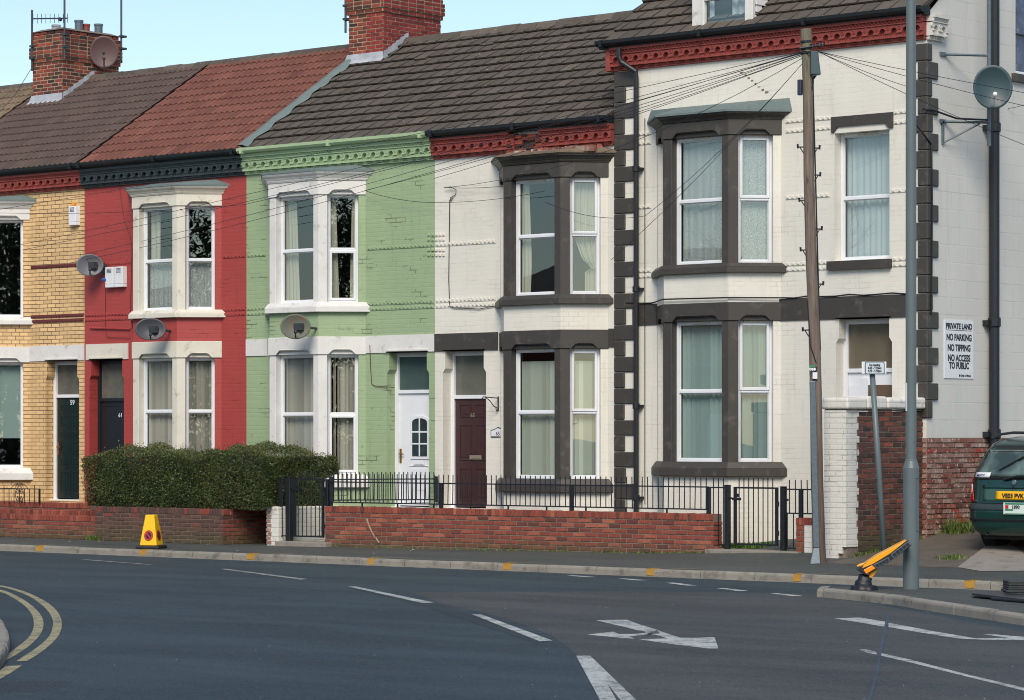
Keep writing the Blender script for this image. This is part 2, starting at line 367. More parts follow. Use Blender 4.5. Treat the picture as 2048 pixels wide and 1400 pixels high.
def kerbline(pts, name, wtop=.13, zt=0.0, zb=-.12, step=.915, col='kerb'):
    # pts: plan polyline with the road on its right-hand side; stones laid one by one
    mb = MB(); P = [Vector((p[0],p[1],0)) for p in pts]; acc = []
    for a, b in zip(P, P[1:]):
        L = (b-a).length; n = max(1, round(L/step)); u = (b-a)/L
        for k in range(n): acc.append((a+u*L*k/n, a+u*L*(k+1)/n))
    for a, b in acc:
        u = (b-a).normalized(); nn = Vector((-u.y, u.x, 0)); a2 = a+u*.006; b2 = b-u*.006
        dz = random.uniform(-.004,.004); o = random.uniform(-.004,.004)
        prof = [(o,zb),(o,zt-.03+dz),(.008+o,zt-.008+dz),(.03,zt+dz+.004),(wtop,zt+dz+.004),(wtop,zb)]
        vs = [q+nn*x+Vector((0,0,z)) for q in (a2,b2) for x,z in prof]
        k = len(prof); mb.add(vs, [tuple(range(k))[::-1], tuple(range(k,2*k))]+[(i,(i+1)%k,(i+1)%k+k,i+k) for i in range(k)])
    return mb.build(name, M[col], kind='structure')
kerb = kerbline([(-60,KY),(60,KY)], 'kerb')
# thin concrete channel strip along the kerb foot
g = MB(); g.box(-60,60,KY-.1,KY,-.14,-.094); g.build('kerb_channel', M['kerb'], kind='structure')
g = MB()
for px in (79, 286, 501, 742, 1014, 1301, 1594, 1939):
    x = FX(px, KY); wd = random.uniform(.06,.085)
    g.box(x-wd, x+wd, KY-.006, KY+.02, -.085, .009); g.box(x-wd, x+wd, KY-.006, KY+.15, .006, .0105)
    g.poly([(x+wd*.2,KY+.14,.012),(x+wd,KY+.14,.012),(x+wd+.55,KY+.34,.012),(x+wd+.45,KY+.35,.012)]) if px > 400 else None
g.build('kerb_mark', M['yellow_paint'], kind='structure')
# traffic island on the right
zi = 0.0
front = [G(*p, zi) for p in ((1634,1178),(1646,1178.5),(1690,1182.5),(1784,1192),(1844,1202),(2048,1232),(2260,1266))]
back = [G(*p, zi) for p in ((1639,1173.5),(1700,1173.5),(1774,1175.5),(1900,1179),(2014,1183.5),(2260,1196))]
g = MB(); cI = sum(front+back, Vector())/len(front+back); ring = [(p.x+(.06 if i == 0 else 0),p.y+.07) for i, p in enumerate(front)]+[(p.x,p.y) for p in back[::-1]]
g.prism(ring, -.12, 0.0); g.build('traffic_island', M['pave'], kind='structure')
kerbline([(p.x,p.y) for p in ([back[0]]+front)], 'island_kerb', zt=.004, step=.9)
# near pavement corner at the left edge, with its kerb
nk = [G(*p, 0) for p in ((-160,1205),(-60,1212),(-10,1226),(8,1243),(17,1262),(19,1275),(12,1298),(2,1312),(-30,1335),(-120,1370),(-300,1410))]
g = MB(); cN = sum(nk, Vector())/len(nk); g.prism([(p.x+(cN-p).normalized().x*.07,p.y+(cN-p).normalized().y*.07) for p in nk], -.12, 0.0); g.build('near_pavement', M['pave'], kind='structure')
kerbline([(p.x,p.y) for p in nk[::-1]], 'near_kerb', wtop=.15, zt=.004, step=.5)
# asphalt of a second colour and patches
def sheet(name, pts, mat, z):
    g = MB(); g.poly([tuple(G(px,py,z)) for px,py in pts][::1]); return g.build(name, mat, kind='structure')
sheet('brown_road_surface', ((815,1184.5),(1250,1183),(1634,1187),(2400,1330),(2500,1500),(1480,1500),(1240,1405),(1150,1306),(1103,1270),(1020,1240),(950,1222),(882,1207),(845,1192)), M['road_brown'], -.0988)
sheet('tar_patch', ((-80,1366),(40,1363),(148,1361),(122,1377),(100,1381.5),(0,1385),(-80,1388)), M['patch'], -.0988)
sheet('tar_patch', ((700,1176),(760,1183),(882,1207),(945,1231),(1105,1281),(1070,1287),(1000,1262),(930,1240),(850,1213),(760,1190)), M['patch'], -.0975)
sheet('tar_seam', ((1774,1228),(1780,1228),(1764,1300),(1757,1345),(1742,1400),(1736,1425),(1728,1425),(1735,1400),(1751,1345),(1758,1300)), M['tar'], -.094)
# road markings
def marks(name, polys, mat, z=-.0962):
    g = MB()
    for pts in polys: g.poly([tuple(G(px,py,z)) for px,py in pts])
    return g.build(name, mat, kind='structure')
marks('centre_line', [((697,1173),(712,1173),(868,1205),(845,1206)),((944,1228.5),(962,1228.5),(1105,1281),(1080,1282.5))], M['mark_white'], -.0955)
marks('centre_line', [((440,1138),(450,1137.4),(616,1158),(600,1159)),((160,1119),(172,1118.8),(308,1129),(298,1129.5))], M['mark_faint'])
marks('hatched_line', [((1152,1311),(1180,1311),(1278,1405),(1298,1425),(1268,1425),(1245,1405),(1214,1366),(1244,1420),(1220,1425),(1200,1400))], M['mark_white'])
marks('lane_dashes', [((1134,1151),(1145,1150.4),(1196,1154),(1180,1154.8)),((1236,1157.3),(1248,1156.8),(1296,1160.3),(1278,1161)),((1332,1165.6),(1346,1165),(1394,1170.8),(1374,1171.4)),((1433,1176.4),(1448,1176),(1497,1181.5),(1476,1182)),((1540,1186.9),(1554,1186.5),(1606,1191.4),(1584,1192))], M['mark_white'])
A = lambda x, y: (1150+x/5.851, 1200+y/5.851)
marks('turn_arrow', [[A(*q) for q in ((250,238),(440,232),(605,230),(740,280),(960,348),(1100,400),(1240,440),(1090,450),(940,405),(820,400),(850,375),(740,355),(560,310))],
    [A(*q) for q in ((820,372),(960,350),(1000,400),(820,404),(640,425),(700,452),(560,444),(150,405),(300,385),(450,370),(510,398),(700,396),(830,385))],
    [A(*q) for q in ((740,458),(980,452),(1100,450),(1240,440),(1400,442),(1632,436),(1680,566),(1560,566),(1130,515))]], M['mark_white'])
Bq = lambda x, y: (1640+x/5.02, 1200+y/5.02)
marks('turn_arrow', [[Bq(*q) for q in ((140,184),(400,176),(660,218),(660,270),(400,225))], [Bq(*q) for q in ((688,228),(1150,315),(1420,360),(1560,384),(1890,378),(1640,344),(1700,340),(2048,370),(2400,390),(2400,420),(2048,402),(1600,398),(1380,385),(900,308),(688,272))]], M['mark_white'])
marks('lane_line', [[Bq(*q) for q in ((390,498),(460,492),(568,522),(568,548),(480,530))], [Bq(*q) for q in ((600,530),(900,596),(1500,752),(2048,880),(2300,945),(2300,980),(2048,910),(1500,775),(900,625),(600,556))]], M['mark_white'])
Dq = lambda x, y: (x/5.6, 1150+y/5.6)
def band(outer, inner): return [Dq(*q) for q in outer]+[Dq(*q) for q in inner[::-1]]
def smooth(pts, n=6):
    out = []
    P = [Vector(p) for p in pts]; P = [P[0]*2-P[1]]+P+[P[-1]*2-P[-2]]
    for i in range(1, len(P)-2):
        for k in range(n):
            t = k/n; a,b,c,d = P[i-1],P[i],P[i+1],P[i+2]
            out.append(tuple(.5*((2*b)+(c-a)*t+(2*a-5*b+4*c-d)*t*t+(3*b-a-3*c+d)*t**3)))
    out.append(tuple(P[-2])); return out
g = MB()
for o_, i_ in (([(-300,80),(0,115),(180,155),(360,218),(540,315),(650,420),(692,530),(675,640),(610,735),(480,850),(300,965)],
             [(-300,92),(0,130),(170,175),(330,240),(450,320),(550,420),(592,520),(580,620),(530,710),(400,820),(180,965)]),
            ([(-300,105),(0,162),(150,215),(300,300),(420,400),(478,490),(484,580),(440,680),(330,790),(200,880),(40,970)],
             [(-300,135),(0,190),(120,240),(260,330),(350,430),(378,530),(365,620),(310,710),(200,800),(60,905),(-60,960)])):
    so_, si_ = smooth(o_), smooth(i_)
    for k in range(len(so_)-1):
        g.quad(*[tuple(G(*Dq(*q), -.0965)) for q in (so_[k], so_[k+1], si_[k+1], si_[k])])
g.poly([tuple(G(*Dq(*q), -.0965)) for q in ((-300,1250),(-60,1120),(60,1018),(245,1012),(130,1090),(0,1165),(-200,1300))])
g.build('double_yellow_line', M['mark_yellow'], kind='structure')
# ================================================================== HOUSES
def holes_wall(mb, fr, a0, a1, z0, z1, holes, b=0.0, thick=.22, tone=None):
    xs = sorted(set([a0,a1]+[h[0] for h in holes]+[h[1] for h in holes])); zs = sorted(set([z0,z1]+[h[2] for h in holes]+[h[3] for h in holes]))
    for i in range(len(xs)-1):
        for j in range(len(zs)-1):
            xa,xb,za,zb = xs[i],xs[i+1],zs[j],zs[j+1]; xm,zm = (xa+xb)/2,(za+zb)/2
            if any(h[0] < xm < h[1] and h[2] < zm < h[3] for h in holes): continue
            mb.quad(fr(xa,b,za),fr(xb,b,za),fr(xb,b,zb),fr(xa,b,zb), tone)
            mb.quad(fr(xa,b-thick,za),fr(xa,b-thick,zb),fr(xb,b-thick,zb),fr(xb,b-thick,za), tone)
    for h in holes:
        x0,x1,za,zb = h[:4]
        for (p,q,r,s_) in (((x0,za),(x0,zb),0,0),((x1,zb),(x1,za),0,0),((x0,zb),(x1,zb),0,0),((x1,za),(x0,za),0,0)):
            mb.quad(fr(p[0],b,p[1]),fr(q[0],b,q[1]),fr(q[0],b-thick,q[1]),fr(p[0],b-thick,p[1]), tone)
def xprof(mb, prof, x0, x1, tone=None):          # profile [(b,z)] extruded along X
    n = len(prof); vs = [(x0,-b,z) for b,z in prof]+[(x1,-b,z) for b,z in prof]
    return mb.add(vs, [tuple(range(n)), tuple(range(n,2*n))[::-1]]+[(i,i+n,(i+1)%n+n,(i+1)%n) for i in range(n)], tone)
def cornice(parent, x0, x1, zb, zt, mat, mod=.205, gaps=(), fr=FR0):
    h = zt-zb; mb = MB(); n = max(1, round((x1-x0)/mod)); mw = (x1-x0)/n
    def inside(x): return any(a < x < b for a, b in gaps)
    segs = []; cur = x0
    for a, b in gaps: segs.append((cur, a)); cur = b
    segs.append((cur, x1))
    z1, z2, z3 = zb+h*.17, zb+h*.70, zb+h*.89
    for a, b in segs:
        mb.fbox(fr, a, b, -.02, .035, zb, z1); mb.fbox(fr, a, b, -.02, .03, z1, z2)
        mb.fbox(fr, a, b, -.02, .048, zb+h*.01, zb+h*.04); mb.fbox(fr, a, b, -.02, .05, z1-h*.05, z1-.002)
        mb.fbox(fr, a, b, -.02, .105, z2+.001, z3); mb.fbox(fr, a, b, -.02, .15, z3+.001, zt)
        mb.fbox(fr, a, b, -.02, .12, z2+.004, z2+.018)
    r = mw*.285
    for i in range(n):
        xa = x0+i*mw; xm = xa+mw/2
        if inside(xm): continue
        sp = z1+(z2-z1)*.46
        poly = [(xa,z1+.002),(xm-r,z1+.002),(xm-r,sp)]+[(xm-r*math.cos(math.pi*k/6), sp+r*1.15*math.sin(math.pi*k/6)) for k in range(1,6)]+[(xm+r,sp),(xm+r,z1+.002),(xa+mw-.003,z1+.002),(xa+mw-.003,z2),(xa,z2)]
        mb.fpoly(fr, poly, .03, .1)
        for e0, e1 in ((xa, xm-r+.006), (xm+r-.006, xa+mw)):
            mb.fbox(fr, e0, e1, .1, .122, sp-.02, sp+.004)
        mb.fbox(fr, xm-r+.002, xm+r-.002, .03, .07, z1+.003, z1+(sp-z1)*.55); mb.fbox(fr, xa+.003, xa+mw-.003, .1, .112, z1+.004, z1+.022)
        c = fr(xa, .1, z2-.045); nv = Vector(fr(0,1,0))-Vector(fr(0,0,0))
        mb.lathe(c, nv, [(.03,-.01),(.03,.01),(.02,.012),(.018,.004),(.008,.004),(.007,.012)], 10)
        for k in range(3):                        # saw-tooth dentils
            d0 = xa+mw*k/3; mb.add([fr(d0+.006,.105,z2+.02),fr(d0+mw/3-.006,.105,z2+.02),fr(d0+mw/6,.145,z3-.004),fr(d0+.004,.105,z3),fr(d0+mw/3-.004,.105,z3)],[(0,1,2),(0,2,3),(1,4,2),(2,4,3)])
        for k in range(5):
            d0 = xa+mw*(k+.5)/5; mb.fbox(fr, d0-.011, d0+.011, .035, .048, zb+h*.07, zb+h*.125)
    return mb.build('cornice', mat, parent)
def stringc(mb, fr, x0, x1, z, h=.062, pitch=.088):
    n = max(1, int((x1-x0)/pitch))
    mb.fbox(fr, x0, x1, -.01, .012, z-h/2, z+h/2)
    for i in range(n):
        a = x0+(i+.5)*(x1-x0)/n
        mb.add([fr(a-.026,.012,z-.022),fr(a+.026,.012,z-.022),fr(a+.026,.012,z+.024),fr(a-.026,.012,z+.024),fr(a-.014,.026,z-.01),fr(a+.014,.026,z-.01),fr(a+.018,.026,z+.018),fr(a-.018,.026,z+.018)],
            [(4,5,6,7),(0,1,5,4),(1,2,6,5),(2,3,7,6),(3,0,4,7)])
def gutter(parent, x0, x1, zt, mat, drop=.115, y=.15, name='gutter', brackets=True):
    mb = MB(); xprof(mb, [(y,zt-drop*.1),(y+.115,zt),(y+.11,zt-.05),(y+.075,zt-.085),(y+.03,zt-.09),(y,zt-.09)], x0, x1)
    xprof(mb, [(y-.16,zt-drop-.005),(y-.003,zt-drop-.005),(y-.003,zt+.01),(y-.16,zt+.01)], x0, x1)
    if brackets:
        n = max(1, int((x1-x0)/1.7))
        for i in range(n+1):
            a = x0+.12+(x1-x0-.24)*i/n
            xprof(mb, [(y-.01,zt-.1),(y+.125,zt-.1),(y+.128,zt+.006),(y+.09,zt+.006)], a-.03, a+.03)
    return mb.build(name, mat, parent)
def roof(parent, x0, x1, yE, zE, yR, zR, mat, style, e=.31, tw=.30, back=True, seed=1, name='roof'):
    rnd = random.Random(seed); mb = MB(); L = math.hypot(yR-yE, zR-zE); uy, uz = (yR-yE)/L, (zR-zE)/L; ny, nz = -uz, uy
    def pt(x, s_, h): return (x, yE+uy*s_+ny*h, zE+uz*s_+nz*h)
    nc = max(1, round(L/e)); e = L/nc
    for i in range(nc):
        s0, s1 = i*e-(.05 if i == 0 else 0), min((i+1)*e+.04, L)
        off = (i%2)*tw/2 if style == 'flat' else 0; n = int((x1-x0)/tw)+2
        for k in range(-1, n):
            a, b = max(x0, x0+k*tw+off), min(x1, x0+(k+1)*tw+off)
            if b-a < .01: continue
            tn = min(1,max(0,rnd.gauss(.5,.15))); j = rnd.uniform(-.003,.006); sj = rnd.uniform(-.01,.01)-(.06 if rnd.random() < .006 else 0)
            if style == 'flat':
                a2, b2 = a+.008, b-.008
                mb.add([pt(a2,s0+sj,.028+j),pt(b2,s0+sj,.028+j),pt(b2,s0+sj-.006,.056+j),pt(a2,s0+sj-.006,.056+j),pt(b2,s1,.012),pt(a2,s1,.012),pt(a2,s0+.03,-.02),pt(b2,s0+.03,-.02)],
                    [(0,1,2,3),(3,2,4,5)], tn)
                mb.add([pt(a2,s0+.035,-.0),pt(b2,s0+.035,-.0),pt(b2,s0+.035,.05),pt(a2,s0+.035,.05)],[(0,1,2,3)], 0)  # recessed face in the darkest tone paints the shade under the tile lip
                mb.add([pt(a2,s0+sj-.006,.07+j),pt(a2,s1,.012),pt(a2,s1,-.02),pt(a2,s0+sj,.0),pt(b2,s0+sj-.006,.07+j),pt(b2,s1,.012),pt(b2,s1,-.02),pt(b2,s0+sj,.0)],[(0,1,2,3),(7,6,5,4)], 0)
            else:
                m = 21; top = []; lo = []; up = []
                for q in range(m):
                    x = a+(b-a)*q/(m-1); ph = (x-x0)/tw*2; f = ph-math.floor(ph)
                    hh = .05*math.sin(math.pi*(f-.2)/.8)**.7 if f > .2001 else -.022
                    top.append(pt(x,s0+sj,.03+hh+j)); lo.append(pt(x,s0+sj,-.01)); up.append(pt(x,s1,.006+hh))
                vs = lo+top+up; fs = [(q,q+1,m+q+1,m+q) for q in range(m-1)]+[(m+q,m+q+1,2*m+q+1,2*m+q) for q in range(m-1)]
                mb.add(vs, fs, tn)
    if back:
        dy = yR-yE; mb.quad((x0,yR,zR),(x1,yR,zR),(x1,yR+dy,zE),(x0,yR+dy,zE), .4)
        mb.quad((x0,yE,zE-.03),(x1,yE,zE-.03),(x1,yR,zR-.03),(x0,yR,zR-.03), .2)
    return mb.build(name, mat, parent)
def ridge(parent, x0, x1, yR, zR, mat):
    mb = MB(); n = max(1, round((x1-x0)/.45)); d = (x1-x0)/n
    for i in range(n):
        a, b = x0+i*d, x0+(i+1)*d; r0 = .13+random.uniform(-.006,.006)
        prof = [(yR-.17,zR-.07),(yR-.13,zR+.015),(yR-.05,zR+.065),(yR+.05,zR+.065),(yR+.13,zR+.015),(yR+.17,zR-.07)]
        j = random.uniform(-.006,.008); tn = random.random()
        vs = [(a+.004,y,z+j) for y,z in prof]+[(b-.004,y,z+j) for y,z in prof]
        mb.add(vs, [(k,k+1,k+7,k+6) for k in range(5)]+[tuple(range(6)),tuple(range(6,12))[::-1]], tn)
    return mb.build('ridge_tiles', mat, parent)
def bricks(mb, fr, a0, a1, z0, z1, bw=.225, bh=.075, g=.017, b=0.0, proud=.008, dep=.03, jit=.003, lim=None, tones=(0,1), rnd=random):
    n = max(1, round((z1-z0)/bh)); bh = (z1-z0)/n
    for i in range(n):
        za, zb = z0+i*bh+g/2, z0+(i+1)*bh-g/2; x = a0-(bw/2 if i%2 else 0)
        while x < a1-.01:
            xa, xb = max(a0, x+g/2), min(a1, x+bw-g/2); x += bw
            if xb-xa < .02: continue
            if lim and not lim((xa+xb)/2, (za+zb)/2): continue
            j = rnd.uniform(-jit, jit); w1 = rnd.uniform(-.0025,.0025); w2 = rnd.uniform(-.0025,.0025)
            tn = tones[0]+(tones[1]-tones[0])*min(1,max(0,rnd.gauss(.5,.26)))
            p = [(xa,b-dep,za),(xb,b-dep,za),(xb,b-dep,zb),(xa,b-dep,zb),(xa+.002,b+proud+j,za+.002+w1),(xb-.002,b+proud+j,za+.002+w2),(xb-.002,b+proud+j,zb-.002+w2),(xa+.002,b+proud+j,zb-.002+w1)]
            mb.add([fr(*q) for q in p], [(4,5,6,7),(0,1,5,4),(1,2,6,5),(2,3,7,6),(3,0,4,7)], tn)
def sheetc(mb, fr, a0, a1, z0, z1, b, amp=.02, folds=8, fn=None, nz=8):
    n = max(12, int(folds*6)); vs = []; 
    for j in range(nz+1):
        z = z0+(z1-z0)*j/nz
        l, r_ = (a0, a1) if fn is None else fn(j/nz)
        for i in range(n+1):
            t = i/n; vs.append(fr(l+(r_-l)*t, b+amp*math.sin(t*folds*6.283+.8*math.sin(t*9))*(.6+.4*math.sin(t*23+z)), z))
    fs = [(j*(n+1)+i, j*(n+1)+i+1, (j+1)*(n+1)+i+1, (j+1)*(n+1)+i) for j in range(nz) for i in range(n)]
    mb.add(vs, fs)
def slats(mb, fr, a0, a1, z0, z1, b, w=.09, ang=.5, skip=()):
    n = int((a1-a0)/w)
    for i in range(n+1):
        if i in skip: continue
        c = a0+(i+.5)*(a1-a0)/(n+1); an = ang+random.uniform(-.35,.35); dx, db = w*.5*math.cos(an), w*.56*math.sin(an)
        mb.quad(fr(c-dx,b-db,z0+random.uniform(0,.012)),fr(c+dx,b+db,z0),fr(c+dx,b+db,z1),fr(c-dx,b-db,z1), random.uniform(.1,1))
# curtain styles: (top half, bottom half)
def curtains(parent, fr, a0, a1, z0, z1, zt, b, st):
    if not st: return
    w_ = a1-a0
    def mk(mat, f):
        mb = MB(); f(mb)
        nm = 'blind' if 'blind' in mat else 'curtain'
        mb.build(nm, M[mat], parent, smooth=(nm == 'curtain'))
    if st == 'lace': mk('net', lambda m_: sheetc(m_, fr, a0, a1, z0, z1, b, .012, 7))
    if st == 'lace_low':
        mk('net', lambda m_: sheetc(m_, fr, a0, a1, z0, zt-.02, b, .012, 7))
    if st == 'lace_low_drape':
        mk('net', lambda m_: sheetc(m_, fr, a0, a1, z0, zt-.02, b, .012, 7)); mk('curtain_cream', lambda m_: sheetc(m_, fr, a0, a0+w_*.3, zt-.02, z1, b-.03, .02, 2))
    if st == 'sheer': mk('net_plain', lambda m_: sheetc(m_, fr, a0, a1, z0, z1, b, .02, 9))
    if st == 'sides':
        mk('curtain_cream', lambda m_: (sheetc(m_, fr, a0, a0+w_*.3, z0, z1, b, .02, 4, lambda t: (a0, a0+w_*(.38-.12*t))), sheetc(m_, fr, a1-w_*.2, a1, z0, z1, b, .02, 3, lambda t: (a1-w_*(.24-.08*t), a1))))
    if st == 'left':
        mk('curtain_cream', lambda m_: sheetc(m_, fr, a0, a0+w_*.3, z0, z1, b, .02, 4, lambda t: (a0-.03, a0+w_*(.38-.1*t))))
    if st == 'left_thin':
        mk('curtain_cream', lambda m_: sheetc(m_, fr, a0, a0+w_*.3, z0, z1, b, .02, 3, lambda t: (a0-.02, a0+w_*(.24-.05*abs(t-.3)*2))))
    if st == 'tied':
        def fn(t):
            if t < .22: return (a0+w_*(.55+.12*(.22-t)/.22*-1), a1)
            if t < .55: return (a0+w_*(.62-.55*((t-.22)/.33)**1.2), a1)
            return (a0+w_*.05, a1)
        def fr_(m_): sheetc(m_, fr, a0, a1, z0, z1, b, .035, 7, lambda t: ((a0+w_*.55, a1) if t < .18 else (a0+w_*(.55+.22*math.exp(-((t-.22)/.05)**2)-.52*min(1,max(0,(t-.22)/.36))), a1)), nz=28)
        mk('curtain_cream', fr_)
    if st == 'blind_grey': mk('blind_grey', lambda m_: slats(m_, fr, a0, a1, z0, z1, b, .09, -.42))
    if st == 'blind_part':
        mk('blind_grey', lambda m_: slats(m_, fr, a0+w_*.42, a1, z0, z1, b, .09, .5)); mk('blind_grey', lambda m_: slats(m_, fr, a0, a0+w_*.42, z0, z1, b, .09, 1.25))
    if st == 'blind_ivory': mk('blind_ivory', lambda m_: slats(m_, fr, a0, a1, z0, z1-.15, b, .085, -.4))
    if st == 'blind_teal': mk('blind_teal', lambda m_: slats(m_, fr, a0, a1, z0, z1, b, .09, -.4))
    if st == 'roller':
        mk('blind_teal', lambda m_: m_.fbox(fr, a0, a1, b-.005, b, z0+(z1-z0)*.27, z1))
def window(parent, fr, a0, a1, z0, z1, tr=.5, st=None, rec=.12, sash='none', vent=False, asname='window_frame', fw=.05, mat='upvc', glass='glass'):
    b0, b1 = -rec-.065, -rec; mb = MB(); zt = z0+(z1-z0)*tr if tr else None
    def ring(x0, x1, za, zb, w_, bb0, bb1):
        mb.fbox(fr, x0, x0+w_, bb0, bb1, za, zb); mb.fbox(fr, x1-w_, x1, bb0, bb1, za, zb)
        mb.fbox(fr, x0+w_, x1-w_, bb0, bb1, za, za+w_); mb.fbox(fr, x0+w_, x1-w_, bb0, bb1, zb-w_, zb)
    ring(a0, a1, z0, z1, fw, b0, b1)
    if zt: mb.fbox(fr, a0+fw, a1-fw, b0, b1-.002, zt-fw*.5, zt+fw*.5)
    cells = [(z0+fw, (zt-fw*.5) if zt else z1-fw)] + ([(zt+fw*.5, z1-fw)] if zt else [])
    for k, (za, zb) in enumerate(cells):
        if sash == 'both' or (sash == 'top' and k == 1) or (sash == 'bottom' and k == 0): ring(a0+fw-.012, a1-fw+.012, za-.012, zb+.012, .045, b0+.01, b1+.014)
        ring(a0+fw, a1-fw, za, zb, .012, b0+.012, b1-.02)
    f = bevel(mb.build(asname, M[mat], parent), .006, 1)
    host = parent if parent.get('lvl') == 1 else f
    g_ = MB()
    for za, zb in cells: g_.quad(fr(a0+fw,b0+.03,za),fr(a1-fw,b0+.03,za),fr(a1-fw,b0+.03,zb),fr(a0+fw,b0+.03,zb))
    g_.build('window_pane', M[glass], host)
    if vent:
        v_ = MB(); v_.fbox(fr, (a0+a1)/2-.17, (a0+a1)/2+.17, b1, b1+.02, z1-fw*.8, z1-fw*.8+.03); v_.build('trickle_vent', M['stone_cream'], host)
    curtains(host, fr, a0+fw*.6, a1-fw*.6, z0+fw, z1-fw, (zt or z1), b0-.07, st)
    return f
def bay(house, pa, pb, pc, yy, stone, wallm, specs, sill_low, base_z, topm='felt', zsrc=None, rooftop=None, fullroof=False):
    # solve the projection so that the 45 degree cant ends on the wall at pc
    p = .5
    for _ in range(40): p = p+.5*((FX(pc)-FX(pb,-p))-p)
    XB = FX(pb,-p); XA = FX(pa,-p)
    z = zsrc or {k: FZ(pb, v, -p) for k, v in yy.items()}
    def out(o, back=.0): k = o*.4142; return [(XA-p-o-k*1,back),(XA-k,-p-o),(XB+k,-p-o),(XB+p+o+k,back)]
    root = house
    # masonry below, between and the stonework, each its own part
    for za, zb in ((base_z, z['ls0']), (z['ll1'], z['us0'])): mb = MB(); mb.prism(out(0,.0), za, zb); mb.build('bay_wall', M[wallm], root)
    bw = MB()
    def sill(z0, z1):
        hh = (z1-z0)*(.55); bw.prism(out(.085,.0), z0, z0+hh); bw.prism(out(.085,.0), z0+hh, z1, top=out(.02,.0))
    sill(z['ls0'], z['ls1']); sill(z['us0'], z['us1'])
    uc = Vector((1,1)).normalized()
    faces = [((XA,-p),(1,0),XB-XA), ((XB,-p),tuple(uc),p*1.4142), ((XA-p,0),(uc.x,-uc.y),p*1.4142)]
    k = .02*.4142
    def lint(z0, z1, proud=.022):
        for P, u, L in faces:
            fr = frame(P, u); fr2 = lambda a,b,zz,fr=fr: fr(a,b,zz); nh = min(.07,(z1-z0)*.3); i0 = .17; i1 = L-.17
            a0, a1 = -proud*.414, L+proud*.414
            bw.fpoly(fr2, [(a0,z0),(i0,z0),(i0+nh,z0+nh),(i1-nh,z0+nh),(i1,z0),(a1,z0),(a1,z1),(a0,z1)], proud, -.0)
            bw.fpoly(fr2, [(0.08,z0+.005),(L-.08,z0+.005),(L-.08,z1-.004),(.08,z1-.004)] if False else [(0.08,z0+.004),(L-.08,z0+.004),(L-.08,z1-.004),(.08,z1-.004)], -.03, -.17)
            bw.fbox(fr2, i0+nh+.02, i1-nh-.02, proud, proud+.014, z0+nh+.012, z0+nh+.026)
    lint(z['ll0'], z['ll1']); lint(z['ul0'], z['ul1'])
    # solid floors / ceilings inside the stonework
    bw.prism(out(-.16,.05), z['ll1']-.05, z['us0']+.05); bw.prism(out(-.16,.05), z['ul1']-.06, z['ul1']+.02)
    # pillars
    uL = Vector((uc.x,-uc.y))
    for z0, z1 in ((z['ls1']-.02, z['ll0']+.002), (z['us1']-.02, z['ul0']+.002)):
        def pil(P, uA, la, uB, lb, t=.2):
            P = Vector(P); uA = Vector(uA); uB = Vector(uB); nA = Vector((-uA.y,uA.x)); nB = Vector((-uB.y,uB.x))
            q = [P-uA*la, P, P+uB*lb, P+uB*lb+nB*t, P+(nA+nB).normalized()*t*1.05, P-uA*la+nA*t]
            bw.prism([(v.x,v.y) for v in q], z0, z1)
        pil((XB,-p),(1,0),.13,tuple(uc),.15); pil((XA,-p),tuple(uL),.14,(1,0),.15)
    # cornice moulding and roof
    steps = [(.03,0),(.045,.12),(.055,.3),(.08,.55),(.125,.8),(.135,1)]
    H = z['ct']-z['ul1']
    for (o0,t0),(o1,t1) in zip(steps, steps[1:]): bw.prism(out(o0,.0), z['ul1']+H*t0, z['ul1']+H*t1, top=out(o1,.0))
    bmesh_o = fixn(bw.build('bay_window', M[stone], root)); bmesh_o['lvl'] = 1; bevel(bmesh_o, .012, 1)
    # right-hand masonry jamb on the cants
    for P, u, L in faces[1:]:
        fr = frame(P, u)
        for z0, z1 in ((z['ls1']-.05, z['ll0']), (z['us1']-.05, z['ul0'])):
            jb = MB()
            if P[0] == XB: jb.fbox(fr, L-.12, L+.08, -.16, .0, z0, z1)
            else: jb.fbox(fr, -.08, .12, -.16, .0, z0, z1)
            jb.build('bay_jamb', M[wallm], root)
    # roof of the bay: tapers back to the wall
    rt = MB(); zr = rooftop if rooftop else z['ct']+.13
    o = out(.145,.0)
    tp = [(XA-p*.8,-.01),(XA+.1,-.1),(XB-.1,-.1),(XB+p*.8,-.01)] if not fullroof else [(XA-p-.12,-.005),(XA-.05,-.06),(XB+.05,-.06),(XB+p+.16,-.005)]
    rt.prism(o, z['ct']-.002, z['ct']+.03); rt.prism(o, z['ct']+.03, zr, top=tp); fixn(rt.build('bay_roof', M[topm], root))
    # windows
    names = ('upper','lower')
    for lv, (z0, z1) in enumerate(((z['us1'], z['ul0']+.012), (z['ls1'], z['ll0']+.012))):
        sp = specs[lv]
        P, u, L = faces[0]; window(bmesh_o, frame(P,u), .15, L-.13, z0-.005, z1, sp.get('tr',.5), sp['front'], sash=sp.get('sf','none'), vent=sp.get('vent',False))
        P, u, L = faces[1]; window(bmesh_o, frame(P,u), .15, L-.12, z0-.005, z1, sp.get('tr',.5), sp['cant'], sash=sp.get('sc','none'), vent=sp.get('vent',False))
        P, u, L = faces[2]; window(bmesh_o, frame(P,u), .12, L-.14, z0-.005, z1, sp.get('tr',.5), None)
    return dict(p=p, XA=XA, XB=XB, z=z, hole=[(XA-p+.14, XB+p-.14, z['ls1'], z['ll0']), (XA-p+.14, XB+p-.14, z['us1'], z['ul0'])])
